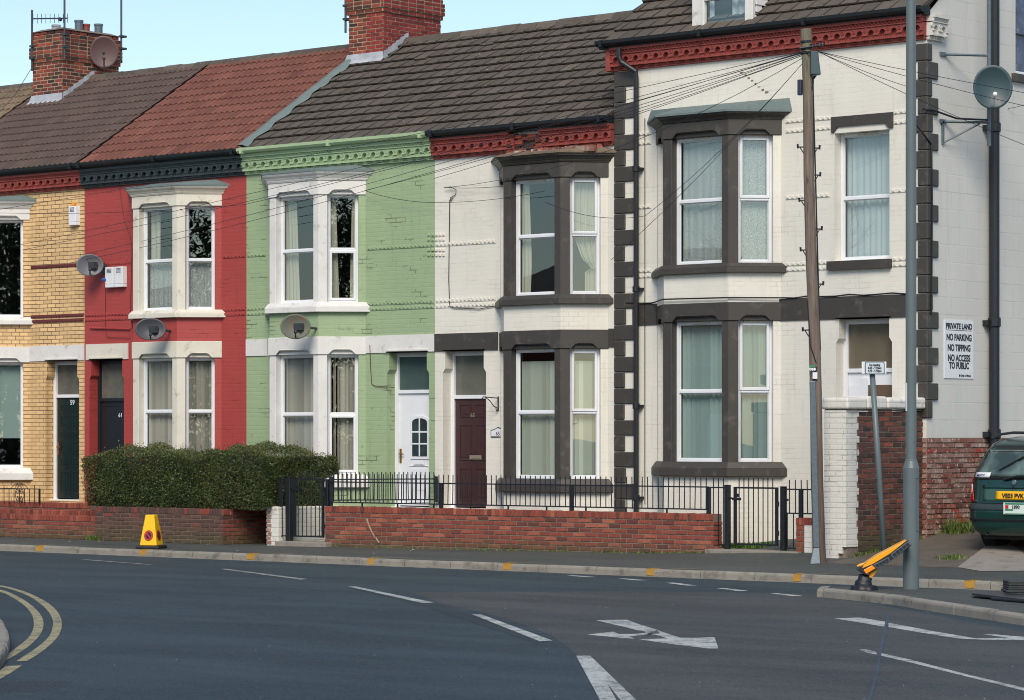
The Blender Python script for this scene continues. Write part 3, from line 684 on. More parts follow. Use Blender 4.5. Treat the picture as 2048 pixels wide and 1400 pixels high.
def room(parent, x0, x1, z0, z1, zm):
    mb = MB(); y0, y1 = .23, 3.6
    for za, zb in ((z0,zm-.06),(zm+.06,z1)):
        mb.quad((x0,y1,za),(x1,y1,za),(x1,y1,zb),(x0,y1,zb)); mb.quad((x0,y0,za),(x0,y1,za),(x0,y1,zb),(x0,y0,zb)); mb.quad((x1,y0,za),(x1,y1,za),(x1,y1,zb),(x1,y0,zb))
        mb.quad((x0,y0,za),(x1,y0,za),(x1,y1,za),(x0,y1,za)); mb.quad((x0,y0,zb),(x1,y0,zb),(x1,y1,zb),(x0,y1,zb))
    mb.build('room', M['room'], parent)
def rest(mb, x0, x1, zt):           # side and rear walls
    mb.quad((x0,.0,0),(x0,7.6,0),(x0,7.6,zt),(x0,.0,zt)); mb.quad((x1,.0,0),(x1,7.6,0),(x1,7.6,zt),(x1,.0,zt)); mb.quad((x0,7.6,0),(x1,7.6,0),(x1,7.6,zt),(x0,7.6,zt))
def door(house, pl, pr, zt, zmid, zb=.62, style='panel', mat='black', fmat='upvc', num=None, glass='glass', rec=.22):
    bold = .0012
    x0, x1 = FX(pl), FX(pr); fr = FR0; fw = .075; b1 = -rec+.02; b0 = b1-.07
    leaf = MB(); la, lb = x0+fw, x1-fw
    leaf.fbox(fr, la, lb, b0+.01, b0+.045, zb+.04, zmid-.03)
    w_ = lb-la; pb = b0+.045
    def panel(a, b, c, d, t=.012):
        leaf.fbox(fr, a, b, pb, pb+t, c, c+.018); leaf.fbox(fr, a, b, pb, pb+t, d-.018, d); leaf.fbox(fr, a, a+.018, pb, pb+t, c+.018, d-.018); leaf.fbox(fr, b-.018, b, pb, pb+t, c+.018, d-.018)
        leaf.fbox(fr, a+.05, b-.05, pb, pb+t*.7, c+.05, d-.05)
    H = zmid-.07-zb
    if style == 'six':
        for a, b in ((la+.1, la+w_/2-.04), (la+w_/2+.04, lb-.1)):
            for c, d in ((.06,.36),(.43,.76),(.83,.95)): panel(a, b, zb+.04+H*c, zb+.04+H*d)
    if style == 'many':
        for a, b in ((la+.1, la+w_/2-.03), (la+w_/2+.03, lb-.1)):
            for c, d in ((.05,.27),(.31,.40),(.44,.56),(.60,.66),(.70,.82),(.86,.93)): panel(a, b, zb+.04+H*c, zb+.04+H*d)
    if style == 'upvc':
        panel(la+.22, lb-.12, zb+.10, zb+.04+H*.36, .012); leaf.fbox(fr, la+.3, lb-.2, pb+.008, pb+.016, zb+H*.16, zb+H*.28)
    if style == 'flat': leaf.fbox(fr, la+.06, lb-.06, pb, pb+.01, zmid-.12, zmid-.09)
    lf = bevel(leaf.build('door', M[mat], house), .004, 1)
    f = MB(); f.fbox(fr, x0, x0+fw, b0, b1, zb, zt); f.fbox(fr, x1-fw, x1, b0, b1, zb, zt); f.fbox(fr, x0+fw, x1-fw, b0, b1, zt-fw, zt)
    f.fbox(fr, x0+fw, x1-fw, b0, b1+.008, zmid-.03, zmid+.03); f.fbox(fr, x0-.02, x1+.02, b0, b1+.1, zb-.08, zb+.02)
    f.build('door_frame', M[fmat], lf)
    gq = MB(); gq.quad(fr(x0+fw,b0+.03,zmid+.03),fr(x1-fw,b0+.03,zmid+.03),fr(x1-fw,b0+.03,zt-fw),fr(x0+fw,b0+.03,zt-fw)); gq.build('fanlight', M[glass], lf)
    if style == 'upvc':
        ca = la+w_*.60; wd = .17; z0 = zb+H*.46; z1 = zb+H*.80; g2 = MB()
        arch = lambda e: [(ca-wd-e,z0-e),(ca+wd+e,z0-e)]+[(ca+(wd+e)*math.cos(math.pi*k/10), z1-.07+(.07+e)*math.sin(math.pi*k/10)) for k in range(11)]
        fm = MB(); fm.fpoly(fr, arch(.045), pb+.001, pb+.018); fm.build('door_moulding', M['upvc'], lf)
        g2.fpoly(fr, arch(0), pb+.019, pb+.021); g2.build('door_pane', M['dark_glass'], lf)
        bars = MB(); bars.fbox(fr, ca-.012, ca+.012, pb+.021, pb+.028, z0, z1)
        for q in (.33,.64): bars.fbox(fr, ca-wd, ca+wd, pb+.021, pb+.0275, z0+(z1-z0)*q-.012, z0+(z1-z0)*q+.012)
        bars.build('glazing_bar', M['upvc'], lf)
    if style == 'half':
        gh = MB(); gh.fbox(fr, la+w_*.42, lb-.02, pb+.001, pb+.006, zb+H*.45, zb+H*.93); gh.build('door_pane', M['tan_pane'], lf); gh = MB(); gh.fbox(fr, la+w_*.30, la+w_*.42, pb, pb+.02, zb+.05, zb+H*.98); gh.fbox(fr, la+.02, la+w_*.27, pb, pb+.01, zb+H*.45, zb+H*.93); gh.build('door_moulding', M['upvc'], lf)
    if style in ('upvc','many'):
        hd = MB(); hz = zb+H*(.47 if style == 'upvc' else .52); hd.fbox(fr, la+.02, la+.06, pb, pb+.014, hz-.13, hz+.11); hd.tube([fr(la+.04,pb+.015,hz+.02),fr(la+.04,pb+.05,hz+.02),fr(la+.14,pb+.05,hz+.02)], .011, 6)
        hd.build('door_handle', M['brass'], lf)
    if style not in ('many','half'):
        lp = MB(); lz = zb+H*(.40 if style == 'upvc' else .48); lc = la+w_*(.58 if style != 'flat' else .62); lp.fbox(fr, lc-.13, lc+.13, pb+.012, pb+.02, lz-.035, lz+.035)
        lp.fbox(fr, lc-.1, lc+.1, pb+.02, pb+.026, lz-.02, lz+.02); lp.build('letter_plate', M['brass_dull' if style != 'upvc' else 'upvc'], lf)
    if num:
        s_, sz, na, nz_ = num
        text(s_, sz, M['upvc'] if num[0] != '65' else M['brass_dull'], lf, TM(fr(la+w_*na, pb+.014, zb+H*nz_), (1,0,0), (0,-1,0)), 'house_number', bold)
    return lf
M['fan_grey'] = plain('net_backed_glass', rgb((96,96,88)), .12, .25, 5)
M['fan_teal'] = plain('teal_fanlight_glass', rgb((66,84,82)), .1, .15, 2)
M['fan_stone'] = plain('stone_grey_fanlight', rgb((98,100,92)), .12, .12, 2)
M['patterned'] = plain('patterned_dark_pane', rgb((74,80,104)), .2, .6, 5, dirt=(rgb((150,156,170)), 4, .56, .7))
M['tan_pane'] = plain('brown_door_glass', rgb((104,88,74)), .15, .1, 2)
M['glass_tan'] = plain('brown_fanlight_glass', rgb((104,96,82)), .12, .12, 2)
M['brass'] = plain('brass', rgb((150,112,60)), .35, .1, metal=.7)
M['brass_dull'] = plain('dull_brass', rgb((150,144,120)), .5, .2, 30, metal=.4)
M['dark_glass'] = plain('dark_leaded_glass', rgb((52,64,66)), .1, .3, 6)
M['door_green'] = plain('dark_green_door_paint', rgb((22,38,38)), .25, .1, 3)
M['door_black'] = plain('dark_blue_door_paint', rgb((26,32,36)), .4, .1, 3)
M['door_brown'] = plain('dark_brown_door_paint', rgb((66,42,42)), .35, .1, 3, dirt=(rgb((44,30,30)), 3, .5, .5))
ZE, YE, ZR, YR = ZZ(5.06), -.12, ZZ(7.27), 3.33
def corbels(mb, x0, x1, zt):        # shouldered tops of the door jambs
    for x, sgn in ((x0, 1), (x1, -1)):
        mb.fpoly(FR0, [(x,zt-.36),(x+sgn*.05,zt-.29),(x+sgn*.05,zt),(x,zt)] if sgn > 0 else [(x,zt-.36),(x,zt),(x+sgn*.05,zt),(x+sgn*.05,zt-.29)], .0, -.2)
def doorlintel(mb, x0, x1, z0):
    mb.fbox(FR0, x0+.02, x1-.02, .022, .05, z0+.02, z0+.045); mb.fbox(FR0, x0, x1, -.2, .02, z0+.0, z0+.012)
rel = ZZ
ZB0, ZB1 = rel(1.395), rel(1.69)
MID, D1, D2 = rel(3.19), rel(2.245), rel(2.155)
def lowhouse(name, label, x0, x1, wallm, stone, corn_m, pbay, yy, specs, dpx, base_z=.0, zsrc=None, roofm='tile_grey', rstyle='flat', gm='black', gaps=(), topm='felt', seed=1, band=True, doorspec=None, low_base=None, bandx=None, smooth_=None, stringm=None, rooftop=None):
    h = thing(name, label, 'house', ((x0+x1)/2, 0, 0), 'terraced houses in the row')
    holes = []; bb = None
    if pbay:
        bb = bay(h, *pbay, yy, stone, wallm, specs, None, base_z, topm=topm, zsrc=zsrc, rooftop=rooftop); holes += bb['hole']
    zdt = ZB0
    if dpx: holes.append((FX(dpx[0]), FX(dpx[1]), .62, zdt))
    wm = MB(); holes_wall(wm, FR0, x0, x1, base_z, rel(4.98), holes); rest(wm, x0+.001, x1-.001, rel(4.98))
    if dpx: corbels(wm, FX(dpx[0]), FX(dpx[1]), zdt)
    wm.build('wall', M[wallm], h)
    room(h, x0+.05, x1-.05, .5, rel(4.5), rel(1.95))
    cornice(h, x0, x1, rel(4.615), rel(4.955), M[corn_m], gaps=gaps)
    gutter(h, x0, x1, rel(5.075), M['gutter_black' if gm == 'black' else gm])
    # string courses and stone band
    if bb:
        L, Rr = bb['XA']-bb['p']-.05, bb['XB']+bb['p']+.05
        if stringm:
            for a, b in ((x0+.02, L-.05), (Rr, x1-.02)):
                for zz in ((MID,), (D1, D2)):
                    if b-a < .12: continue
                    sc_ = MB()
                    for z in zz: stringc(sc_, FR0, a, b, z)
                    sc_.build('string_course', M[stringm], h)
        bd = MB()
        for a, b in (bandx if bandx is not None else [(x0, L-.0), (Rr-.03, x1)]):
            if b > a: bd = MB(); bd.fbox(FR0, a, b, -.005, .02, ZB0, ZB1); bd.build('lintel_band', M[stone], h)
        if dpx: bd = MB(); doorlintel(bd, FX(dpx[0]), FX(dpx[1]), ZB0); bd.build('door_lintel', M[stone], h)
    r_ = roof(h, x0, x1, YE, ZE, YR, ZR, M[roofm], rstyle, seed=seed); ridge(h, x0, x1, YR, ZR, M['tile_grey'])
    return h, bb
yyR = dict(ct=372, ul1=388, ul0=411.5, us1=619, us0=635, ll1=682, ll0=715.5, ls1=940, ls0=966)
hR, bR = lowhouse('terraced_house', 'red painted brick terraced house with cream bay windows and black cornice, number 61', B1, B2, 'red', 'stone_cream', 'terra_black', (266,354,443), yyR,
    [dict(front='lace_low_drape', cant='lace_low', tr=.48), dict(front='blind_grey', cant='blind_grey', tr=.52)], (179,248), roofm='tile_red', rstyle='roll', seed=2, bandx=[(FX(173),FX(257))], stringm='red', topm='felt')
door(hR, 179, 248, ZB0, 2.52, style='flat', mat='door_black', fmat='door_black', num=('61', .11, .68, .86), glass='fan_grey')
zR = bR['z']; zY = dict(zR)
hY, bY = lowhouse('terraced_house', 'unpainted yellow brick terraced house with white stone bay at the left end, number 59', B0, B1, 'yellow', 'stone_white', 'terra', (-128,-30,59), None,
    [dict(front=None, cant=None, tr=None), dict(front='roller', cant='roller', tr=None)], (91,158), zsrc=zY, roofm='tile_brown', rstyle='roll', seed=3, stringm='terra_dark')
door(hY, 91, 158, ZB0, 2.60, style='many', mat='door_green', num=('59', .13, .56, .95), glass='fan_grey')
yyG = dict(ct=343, ul1=361, ul0=389, us1=604, us0=624, ll1=673, ll0=709, ls1=949, ls0=975)
hG, bG = lowhouse('terraced_house', 'pale green painted brick terraced house with white bay windows and white door', B2, B3, 'green', 'stone_white', 'terra_green', (539,637,731), yyG,
    [dict(front='left', cant='sides', tr=.49, sc='bottom'), dict(front='blind_grey', cant='blind_part', tr=.5, sc='bottom')], (774,858), seed=4, gm='gutter_green', stringm='green')
door(hG, 774, 858, ZB0, 2.60, style='upvc', mat='upvc', glass='fan_teal')
yyW = dict(ct=306, ul1=324, ul0=354, us1=588, us0=608, ll1=659, ll0=697, ls1=958, ls0=985)
gx = (FX(1027), FX(1086))
hW, bW = lowhouse('terraced_house', 'cream painted terraced house with dark grey bay windows, brown door and broken red cornice', B3, B4, 'cream', 'stone_dark', 'terra', (1008,1121,1216), yyW,
    [dict(front='left_thin', cant='tied', tr=.51, sc='top', vent=True), dict(front='blind_ivory', cant='blind_ivory', tr=.51, sc='top', vent=True)], (886,972), seed=5, gaps=[gx], stringm='cream', topm='mortar')
door(hW, 886, 972, ZB0, 2.50, style='six', mat='door_brown', num=('65', .1, .5, .85), glass='fan_stone')
# far-left neighbour: only its roof shows
hN = thing('terraced_house', 'neighbouring house at the far left of which only the weathered beige roof shows', 'house', ((BM1+B0)/2,0,0), 'terraced houses in the row')
wm = MB(); holes_wall(wm, FR0, BM1, B0, 0, rel(4.98), []); rest(wm, BM1+.001, B0-.001, rel(4.98)); wm.build('wall', M['yellow'], hN)
roof(hN, BM1, B0, YE, ZE, YR, ZR, M['tile_beige'], 'roll', seed=9); ridge(hN, BM1, B0, YR, ZR, M['tile_grey'])
gutter(hN, BM1, B0, rel(5.075), M['gutter_black'])
# broken masonry where the cornice of the cream house has fallen
rb = MB(); rnd = random.Random(4)
for _ in range(90):
    x = rnd.uniform(gx[0]-.05, gx[1]+.05); z = rnd.uniform(rel(4.58), rel(4.9)); s_ = rnd.uniform(.03,.07)
    rb.box(x-s_*1.3, x+s_*1.3, -.03-rnd.random()*.07, .0, z-s_*.5, z+s_*.5, rnd.random())
rb.build('broken_cornice', M['brick_chim'], hW)
rb = MB()
for _ in range(200):
    t = rnd.random(); x = bW['XA']-.1+(bW['XB']+.55-bW['XA'])*t; s_ = rnd.uniform(.02,.06)
    y = -rnd.uniform(0,.35); rb.box(x-s_*1.4, x+s_*1.4, y-s_, y+s_, bW['z']['ct']+.02, bW['z']['ct']+.03+rnd.uniform(.02,.13)*(1+y*1.5)+s_*.4, rnd.random())
rb.build('rubble', M['brick_faded'], hW)
# ------------------------------------------------------------------ tall end house
hE = thing('terraced_house', 'taller cream end house with dark quoins, dormer and dark grey bay windows', 'house', ((B4+XG)/2,0,0), 'terraced houses in the row')
yyE = dict(ct=224, ul1=238, ul0=269, us1=525, us0=545, ll1=604, ll0=641, ls1=924, ls0=953)
bE = bay(hE, 1328, 1457, 1562, yyE, 'stone_dark', 'cream', [dict(front='lace', cant='lace', sc='top', sf='none', vent=True), dict(front='blind_teal', cant='blind_teal', sc='top', vent=True)], None, .1, topm='felt', fullroof=True, rooftop=FZ(1457,224,-.5)+.2)
EB0, EB1 = rel(1.73), rel(2.065)
wx0, wx1, wz0, wz1 = FX(1669), FX(1779), FZ(1730,519), FZ(1730,262)
dx0, dx1 = FX(1672), FX(1784)
zgt, zgb = rel(6.26), rel(6.15)
wm = MB(); holes_wall(wm, FR0, B4+.001, XG, .1, rel(6.15), bE['hole']+[(wx0,wx1,wz0,wz1),(dx0,dx1,.62,EB0)])
corbels(wm, dx0, dx1, EB0)
wm.quad((B4+.002,0,0),(B4+.002,7.6,0),(B4+.002,7.6,rel(6.15)),(B4+.002,0,rel(6.15))); wm.quad((B4,7.6,0),(XG,7.6,0),(XG,7.6,rel(6.15)),(B4,7.6,rel(6.15)))
YR2, ZR2 = 3.6, rel(6.24)+2.75
wm.add([(B4+.002,0,rel(6.15)),(B4+.002,YR2,ZR2-.05),(B4+.002,7.6,rel(6.15))],[(0,1,2)])
wm.build('wall', M['cream'], hE)
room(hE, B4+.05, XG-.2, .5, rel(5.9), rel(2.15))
# gable wall facing right
frg = frame((XG,0),(0,1)); zgb1 = GZ(1862,876,XG)
gwy0 = GY(2031,XG); gwz0, gwz1 = GZ(2031,148,XG), GZ(2031,148,XG)+1.5
gm_ = MB(); holes_wall(gm_, frg, 0, 7.6, zgb1, rel(6.15), [(gwy0,gwy0+.95,gwz0,rel(6.15))], thick=.2)
gm_.add([(XG,0,rel(6.15)),(XG,gwy0,rel(6.15)),(XG,gwy0,gwz1),(XG,gwy0+.95,gwz1),(XG,gwy0+.95,rel(6.15)),(XG,7.6,rel(6.15)),(XG,YR2,ZR2-.03)],[(0,1,2,6),(2,3,6),(3,4,5,6)]); gm_.build('gable_wall', M['gable'], hE)
gb = MB(); bricks(gb, frg, .0, 7.6, .1, zgb1, jit=.005, b=.0); gb.build('gable_base', M['brick_faded'], hE)
gb2 = MB(); bricks(gb2, FR0, FX(1828), XG+.004, .1, zgb1, jit=.005, b=.006); gb2.build('gable_base', M['brick_faded'], hE); gb2 = MB(); gb2.fbox(FR0, FX(1828), XG-.003, .001, .004, .1, zgb1); gb2.build('mortar', M['mortar'], hE)
gb = MB(); gb.fbox(frg, 0.002, 7.6, -.2, -.001, 0, zgb1); gb.build('mortar', M['mortar'], hE)
window(hE, frg, gwy0, gwy0+.95, gwz0, gwz1, None, None, rec=.03, asname='gable_window', glass='patterned')
gs = MB(); gs.fbox(frg, gwy0-.12, gwy0+1.07, -.02, .06, gwz0-.12, gwz0); gs.build('gable_sill', M['stone_dark'], hE)
cornice(hE, B4+.0, XG, rel(5.785), rel(6.145), M['terra'], mod=.2)
cornice(hE, 0.0, .42, rel(5.785), rel(6.145), M['gable'], mod=.2, fr=frg)
# bracket at the left end of the cornice
cb = MB(); cb.box(B4-.09, B4, -.12, .3, rel(5.785), rel(6.14)); cb.build('cornice_return', M['terra'], hE)
gutter(hE, B4-.2, XG+.06, zgt, M['gutter_black'])
roof(hE, B4-.1, XG+.06, -.12, rel(6.24), YR2, ZR2, M['tile_grey'], 'flat', seed=6)
ridge(hE, B4-.1, XG+.06, YR2, ZR2, M['tile_grey'])
sc_ = MB(); L, Rr = bE['XA']-bE['p']-.1, bE['XB']+bE['p']+.06
for z in (rel(4.76), rel(4.61), rel(3.6), rel(2.59), rel(2.505)):
    wl = (rel(4.7) > z) and (z > rel(2.7))
    segs = [(FX(1267), L-.02), (Rr+.03, FX(1820))]
    for a, b in segs:
        if z == rel(4.76) or z == rel(4.61): parts = [(a, b)] if a < L else [(a, FX(1663)), (FX(1788), b)]
        elif z == rel(3.6): parts = [(a, b)] if a < L else [(a, FX(1660)), (FX(1781), b)]
        else: parts = [(a, b)] if a < L else [(a, FX(1655)), (FX(1785), b)]
        for q0, q1 in parts: sc_ = MB(); stringc(sc_, FR0, q0, q1, z, h=.05); sc_.build('string_course', M['cream'], hE)

bd = MB(); bd.fbox(FR0, FX(1266), L+.1, -.005, .02, EB0, EB1); bd.build('lintel_band', M['stone_dark'], hE)
bd = MB(); bd.fbox(FR0, Rr-.1, FX(1822), -.005, .02, EB0, EB1); doorlintel(bd, dx0, dx1, EB0)
bd.build('lintel_band', M['stone_dark'], hE)
# single upper window with its lintel and sill
wf = window(hE, FR0, wx0, wx1, wz0, wz1, .49, 'sheer', rec=.16, asname='window', vent=True)
lt = MB(); lz0, lz1 = FZ(1730,260), FZ(1730,229); lx0, lx1 = FX(1664), FX(1787)
lt.fpoly(FR0, [(lx0,lz0),(wx0+.0,lz0),(wx0+.07,lz0+.08),(wx1-.07,lz0+.08),(wx1,lz0),(lx1,lz0),(lx1,lz1),(lx0,lz1)], .03, -.005)
lt.fbox(FR0, wx0, wx1, -.16, -.003, lz0+.0, lz0+.09); lt.build('lintel', M['stone_dark'], wf)
sl_ = MB(); sl_.fbox(FR0, FX(1658), FX(1784), -.16, .07, FZ(1730,538), FZ(1730,520)); sl_.build('sill', M['stone_dark'], wf)
lfE = door(hE, 1672, 1784, EB0, 2.83, style='half', mat='upvc', glass='glass_tan')
# quoins on both corners
qs = MB(); rnd = random.Random(2); z = rel(5.77); i = 0
while z > .35:
    h_ = .252; wide = i % 2 == 0; w_ = (.42 if wide else .22); x0 = B4+.005; z0 = z-h_+.012
    qs.fbox(FR0, x0, x0+w_+rnd.uniform(-.015,.015), -.01, .03, z0, z); z -= h_; i += 1
bevel(qs.build('quoin_stones', M['stone_dark'], hE), .012, 1)
qs = MB(); z = rel(5.73); i = 1
while z > 2.1:
    h_ = .262; wide = i % 2 == 0; wf_, ws_ = ((.33,.12) if not wide else (.135,.28)); z0 = z-h_+.014
    qs.box(XG-wf_, XG+.035, -.035, ws_+rnd.uniform(-.01,.01), z0, z); z -= h_; i += 1
bevel(qs.build('quoin_stones', M['stone_dark'], hE), .012, 1)
# dormer
dm_x0, dm_x1 = FX(1386,.05), FX(1507,.05); dz0 = FZ(1440,60,.05); dz1 = dz0+1.35; dy = .02
dmr = MB(); frd = frame((0,dy),(1,0))
gx0, gx1, gz0 = FX(1407), FX(1489), dz0+.05
dmr.fbox(frd, dm_x0, gx0, -.08, 0, dz0, dz1); dmr.fbox(frd, gx1, dm_x1, -.08, 0, dz0, dz1); dmr.fbox(frd, gx0, gx1, -.08, 0, dz1-.1, dz1)
dmr.fbox(frd, gx0, gx1, -.09, .015, dz0, gz0); dmr.fbox(frd, gx0-.05, gx0, 0, .02, dz0+.02, dz1); dmr.fbox(frd, gx1, gx1+.05, 0, .02, dz0+.02, dz1); dmr.fbox(frd, gx0-.01, gx1+.01, -.06, .01, gz0+.42, gz0+.47)
k = 12; slope = (ZR2-rel(6.24))/(YR2+.12)
for x in (dm_x1, dm_x0):
    for j in range(k):          # weatherboards on the cheeks
        z0 = dz0+j*(dz1-dz0)/k; z1 = dz0+(j+1)*(dz1-dz0)/k; ya = dy+.08; yb = max(ya+.02, -.12+(z0-rel(6.24))/slope+.05)
        s_ = 1 if x == dm_x1 else -1
        dmr.add([(x,ya,z0),(x,yb,z0),(x,yb,z1),(x,ya,z1),(x+s_*.018,ya,z0),(x+s_*.018,yb,z0)],[(4,5,2,3),(0,1,5,4),(0,4,3),(1,2,5)])
dmr.box(dm_x0-.1, dm_x1+.1, dy-.12, 2.6, dz1, dz1+.08)
dmo = bevel(dmr.build('dormer', M['stone_white'], hE), .008, 1)
gq = MB(); gq.quad(frd(gx0,-.04,gz0),frd(gx1,-.04,gz0),frd(gx1,-.04,dz1-.1),frd(gx0,-.04,dz1-.1)); gq.build('window_pane', M['glass'], dmo)
cq = MB(); sheetc(cq, frd, gx1-.35, gx1, gz0, dz1-.1, -.14, .03, 3); sheetc(cq, frd, gx0, gx0+.1, gz0, dz1-.1, -.14, .02, 1); cq.build('curtain', M['net_plain'], dmo, smooth=True)
lq = MB(); lq.poly([(dm_x1+.02,dy,dz0+.02),(dm_x1+.16,dy,dz0+.02),(dm_x1+.16,2.0,dz0+.02+2.0*slope),(dm_x1+.02,2.0,dz0+.02+2*slope)]); lq.poly([(dm_x0-.25,dy-.05,dz0-.01),(dm_x0,dy-.05,dz0-.01),(dm_x0,1.0,dz0+.0+1.0*slope),(dm_x0-.08,1.0,dz0+.0+1.0*slope)]); lq.build('lead_flashing', M['lead'], hE)
room2 = MB(); room2.box(dm_x0+.05, dm_x1-.05, .25, 1.6, dz0+.0, dz1-.02); room2.build('dormer_room', M['room'], hE)
# drainpipe on the front of the end house
fx = FX(1273,-.08); pz = rel(6.12)
dp = MB(); dp.tube([(FX(1255),-.22,pz),(FX(1255),-.22,pz-.14),(FX(1258),-.2,pz-.22),(fx,-.1,pz-.38),(fx,-.09,pz-.5),(fx,-.09,.25)], .042, 10)
for z in (rel(4.2), rel(2.3), rel(.45), rel(-1.0)): dp.lathe((fx,-.09,z-.05), (0,0,1), [(.042,0),(.058,.01),(.058,.09),(.042,.1)], 12); dp.box(fx+.03, fx+.09, -.09, 0, z-.02, z+.02)
dp.build('drainpipe', M['black'], hE, smooth=False)
# large soil pipe on the gable
gy = GY(1976,XG); dp = MB(); dp.tube([(XG+.11,gy,1.55),(XG+.11,gy,rel(7.6))], .078, 12)
for z in (GZ(1976,645,XG), GZ(1976,870,XG)+.02, GZ(1976,640,XG)+2.9): dp.lathe((XG+.11,gy,z-.08), (0,0,1), [(.078,0),(.1,.02),(.1,.14),(.078,.16)], 14); dp.box(XG, XG+.1, gy-.16, gy+.04, z-.05, z+.03)
dp.tube([(XG+.11,gy,1.6),(XG+.13,gy,1.2),(XG+.11,gy,.35)], .078, 12); dp.build('soil_pipe', M['black_iron'], hE)
# black cable on the end house band and side
cb = MB(); zc = EB1+.015; pts = [(x, -.03, zc+.012*math.sin(x*9)) for x in [B4+.25+i*.25 for i in range(24)] if x < XG-.1 and not (bE['XA']-bE['p']-.1 < x < bE['XB']+bE['p']+.1)]
l1 = [p for p in pts if p[0] < bE['XA']-bE['p']]; l2 = [p for p in pts if p[0] > bE['XB']+bE['p']]
bp_ = [(bE['XA']-bE['p']-.03,-.05,zc),(bE['XA'],-bE['p']-.045,zc+.01),(bE['XB'],-bE['p']-.045,zc),(bE['XB']+bE['p']+.03,-.05,zc)]
cb.tube(l1+bp_+l2, .012, 5); cb.tube([(fx+.12,-.02,z) for z in (rel(5.0), rel(2.5), rel(-.5), rel(-1.1))], .006, 4)
cb.build('wall_cable', M['black_iron'], hE)
# cement fillet between the red and grey roofs
L = math.hypot(YR-YE, ZR-ZE); uy, uz = (YR-YE)/L, (ZR-ZE)/L; fl = MB(); vs = []; n = 40; rnd = random.Random(8)
for i in range(n+1):
    s_ = L*i/n; wl = .12+.05*math.sin(i*.7)+rnd.uniform(-.02,.02); wr = .14+.05*math.sin(i*1.1+1)
    for x, hh in ((B2-wl,.055),(B2-.05,.1),(B2+.05,.1),(B2+wr,.055)): vs.append((x, YE+uy*s_-uz*hh, ZE+uz*s_+uy*hh))
fl.add(vs, [(i*4+k, i*4+k+1, i*4+k+5, i*4+k+4) for i in range(n) for k in range(3)]); fl.build('cement_fillet', M['felt'], hG, smooth=True)
ck = MB(); cx0 = [(1478,147),(1487,152),(1493,158),(1500,163),(1507,170),(1513,175),(1521,182),(1528,187),(1537,189)]
for (a, b), (c, d) in zip(cx0, cx0[1:]):
    ck.fbox(FR0, FX(a)+.02, FX(c), .0, .004, FZ(a,b), FZ(a,b)+random.choice((.012,.022,.03)))
ck.build('stepped_crack', M['mortar_dark'], hE)
for (hh, mt, cols) in ((hG,'green',(858,866)),(hW,'cream',(873.5,880.5,887.5))):
    ck = MB()
    for px in cols:
        for py in (469,479,500,510,489.5):
            if py == 489.5: continue
            ck = MB(); ck.fbox(FR0, FX(px)-.03, FX(px)+.03, .0, .022, FZ(px,py)-.028, FZ(px,py)+.028); bevel(ck.build('stud_ornament', M[mt], hh), .01, 1)
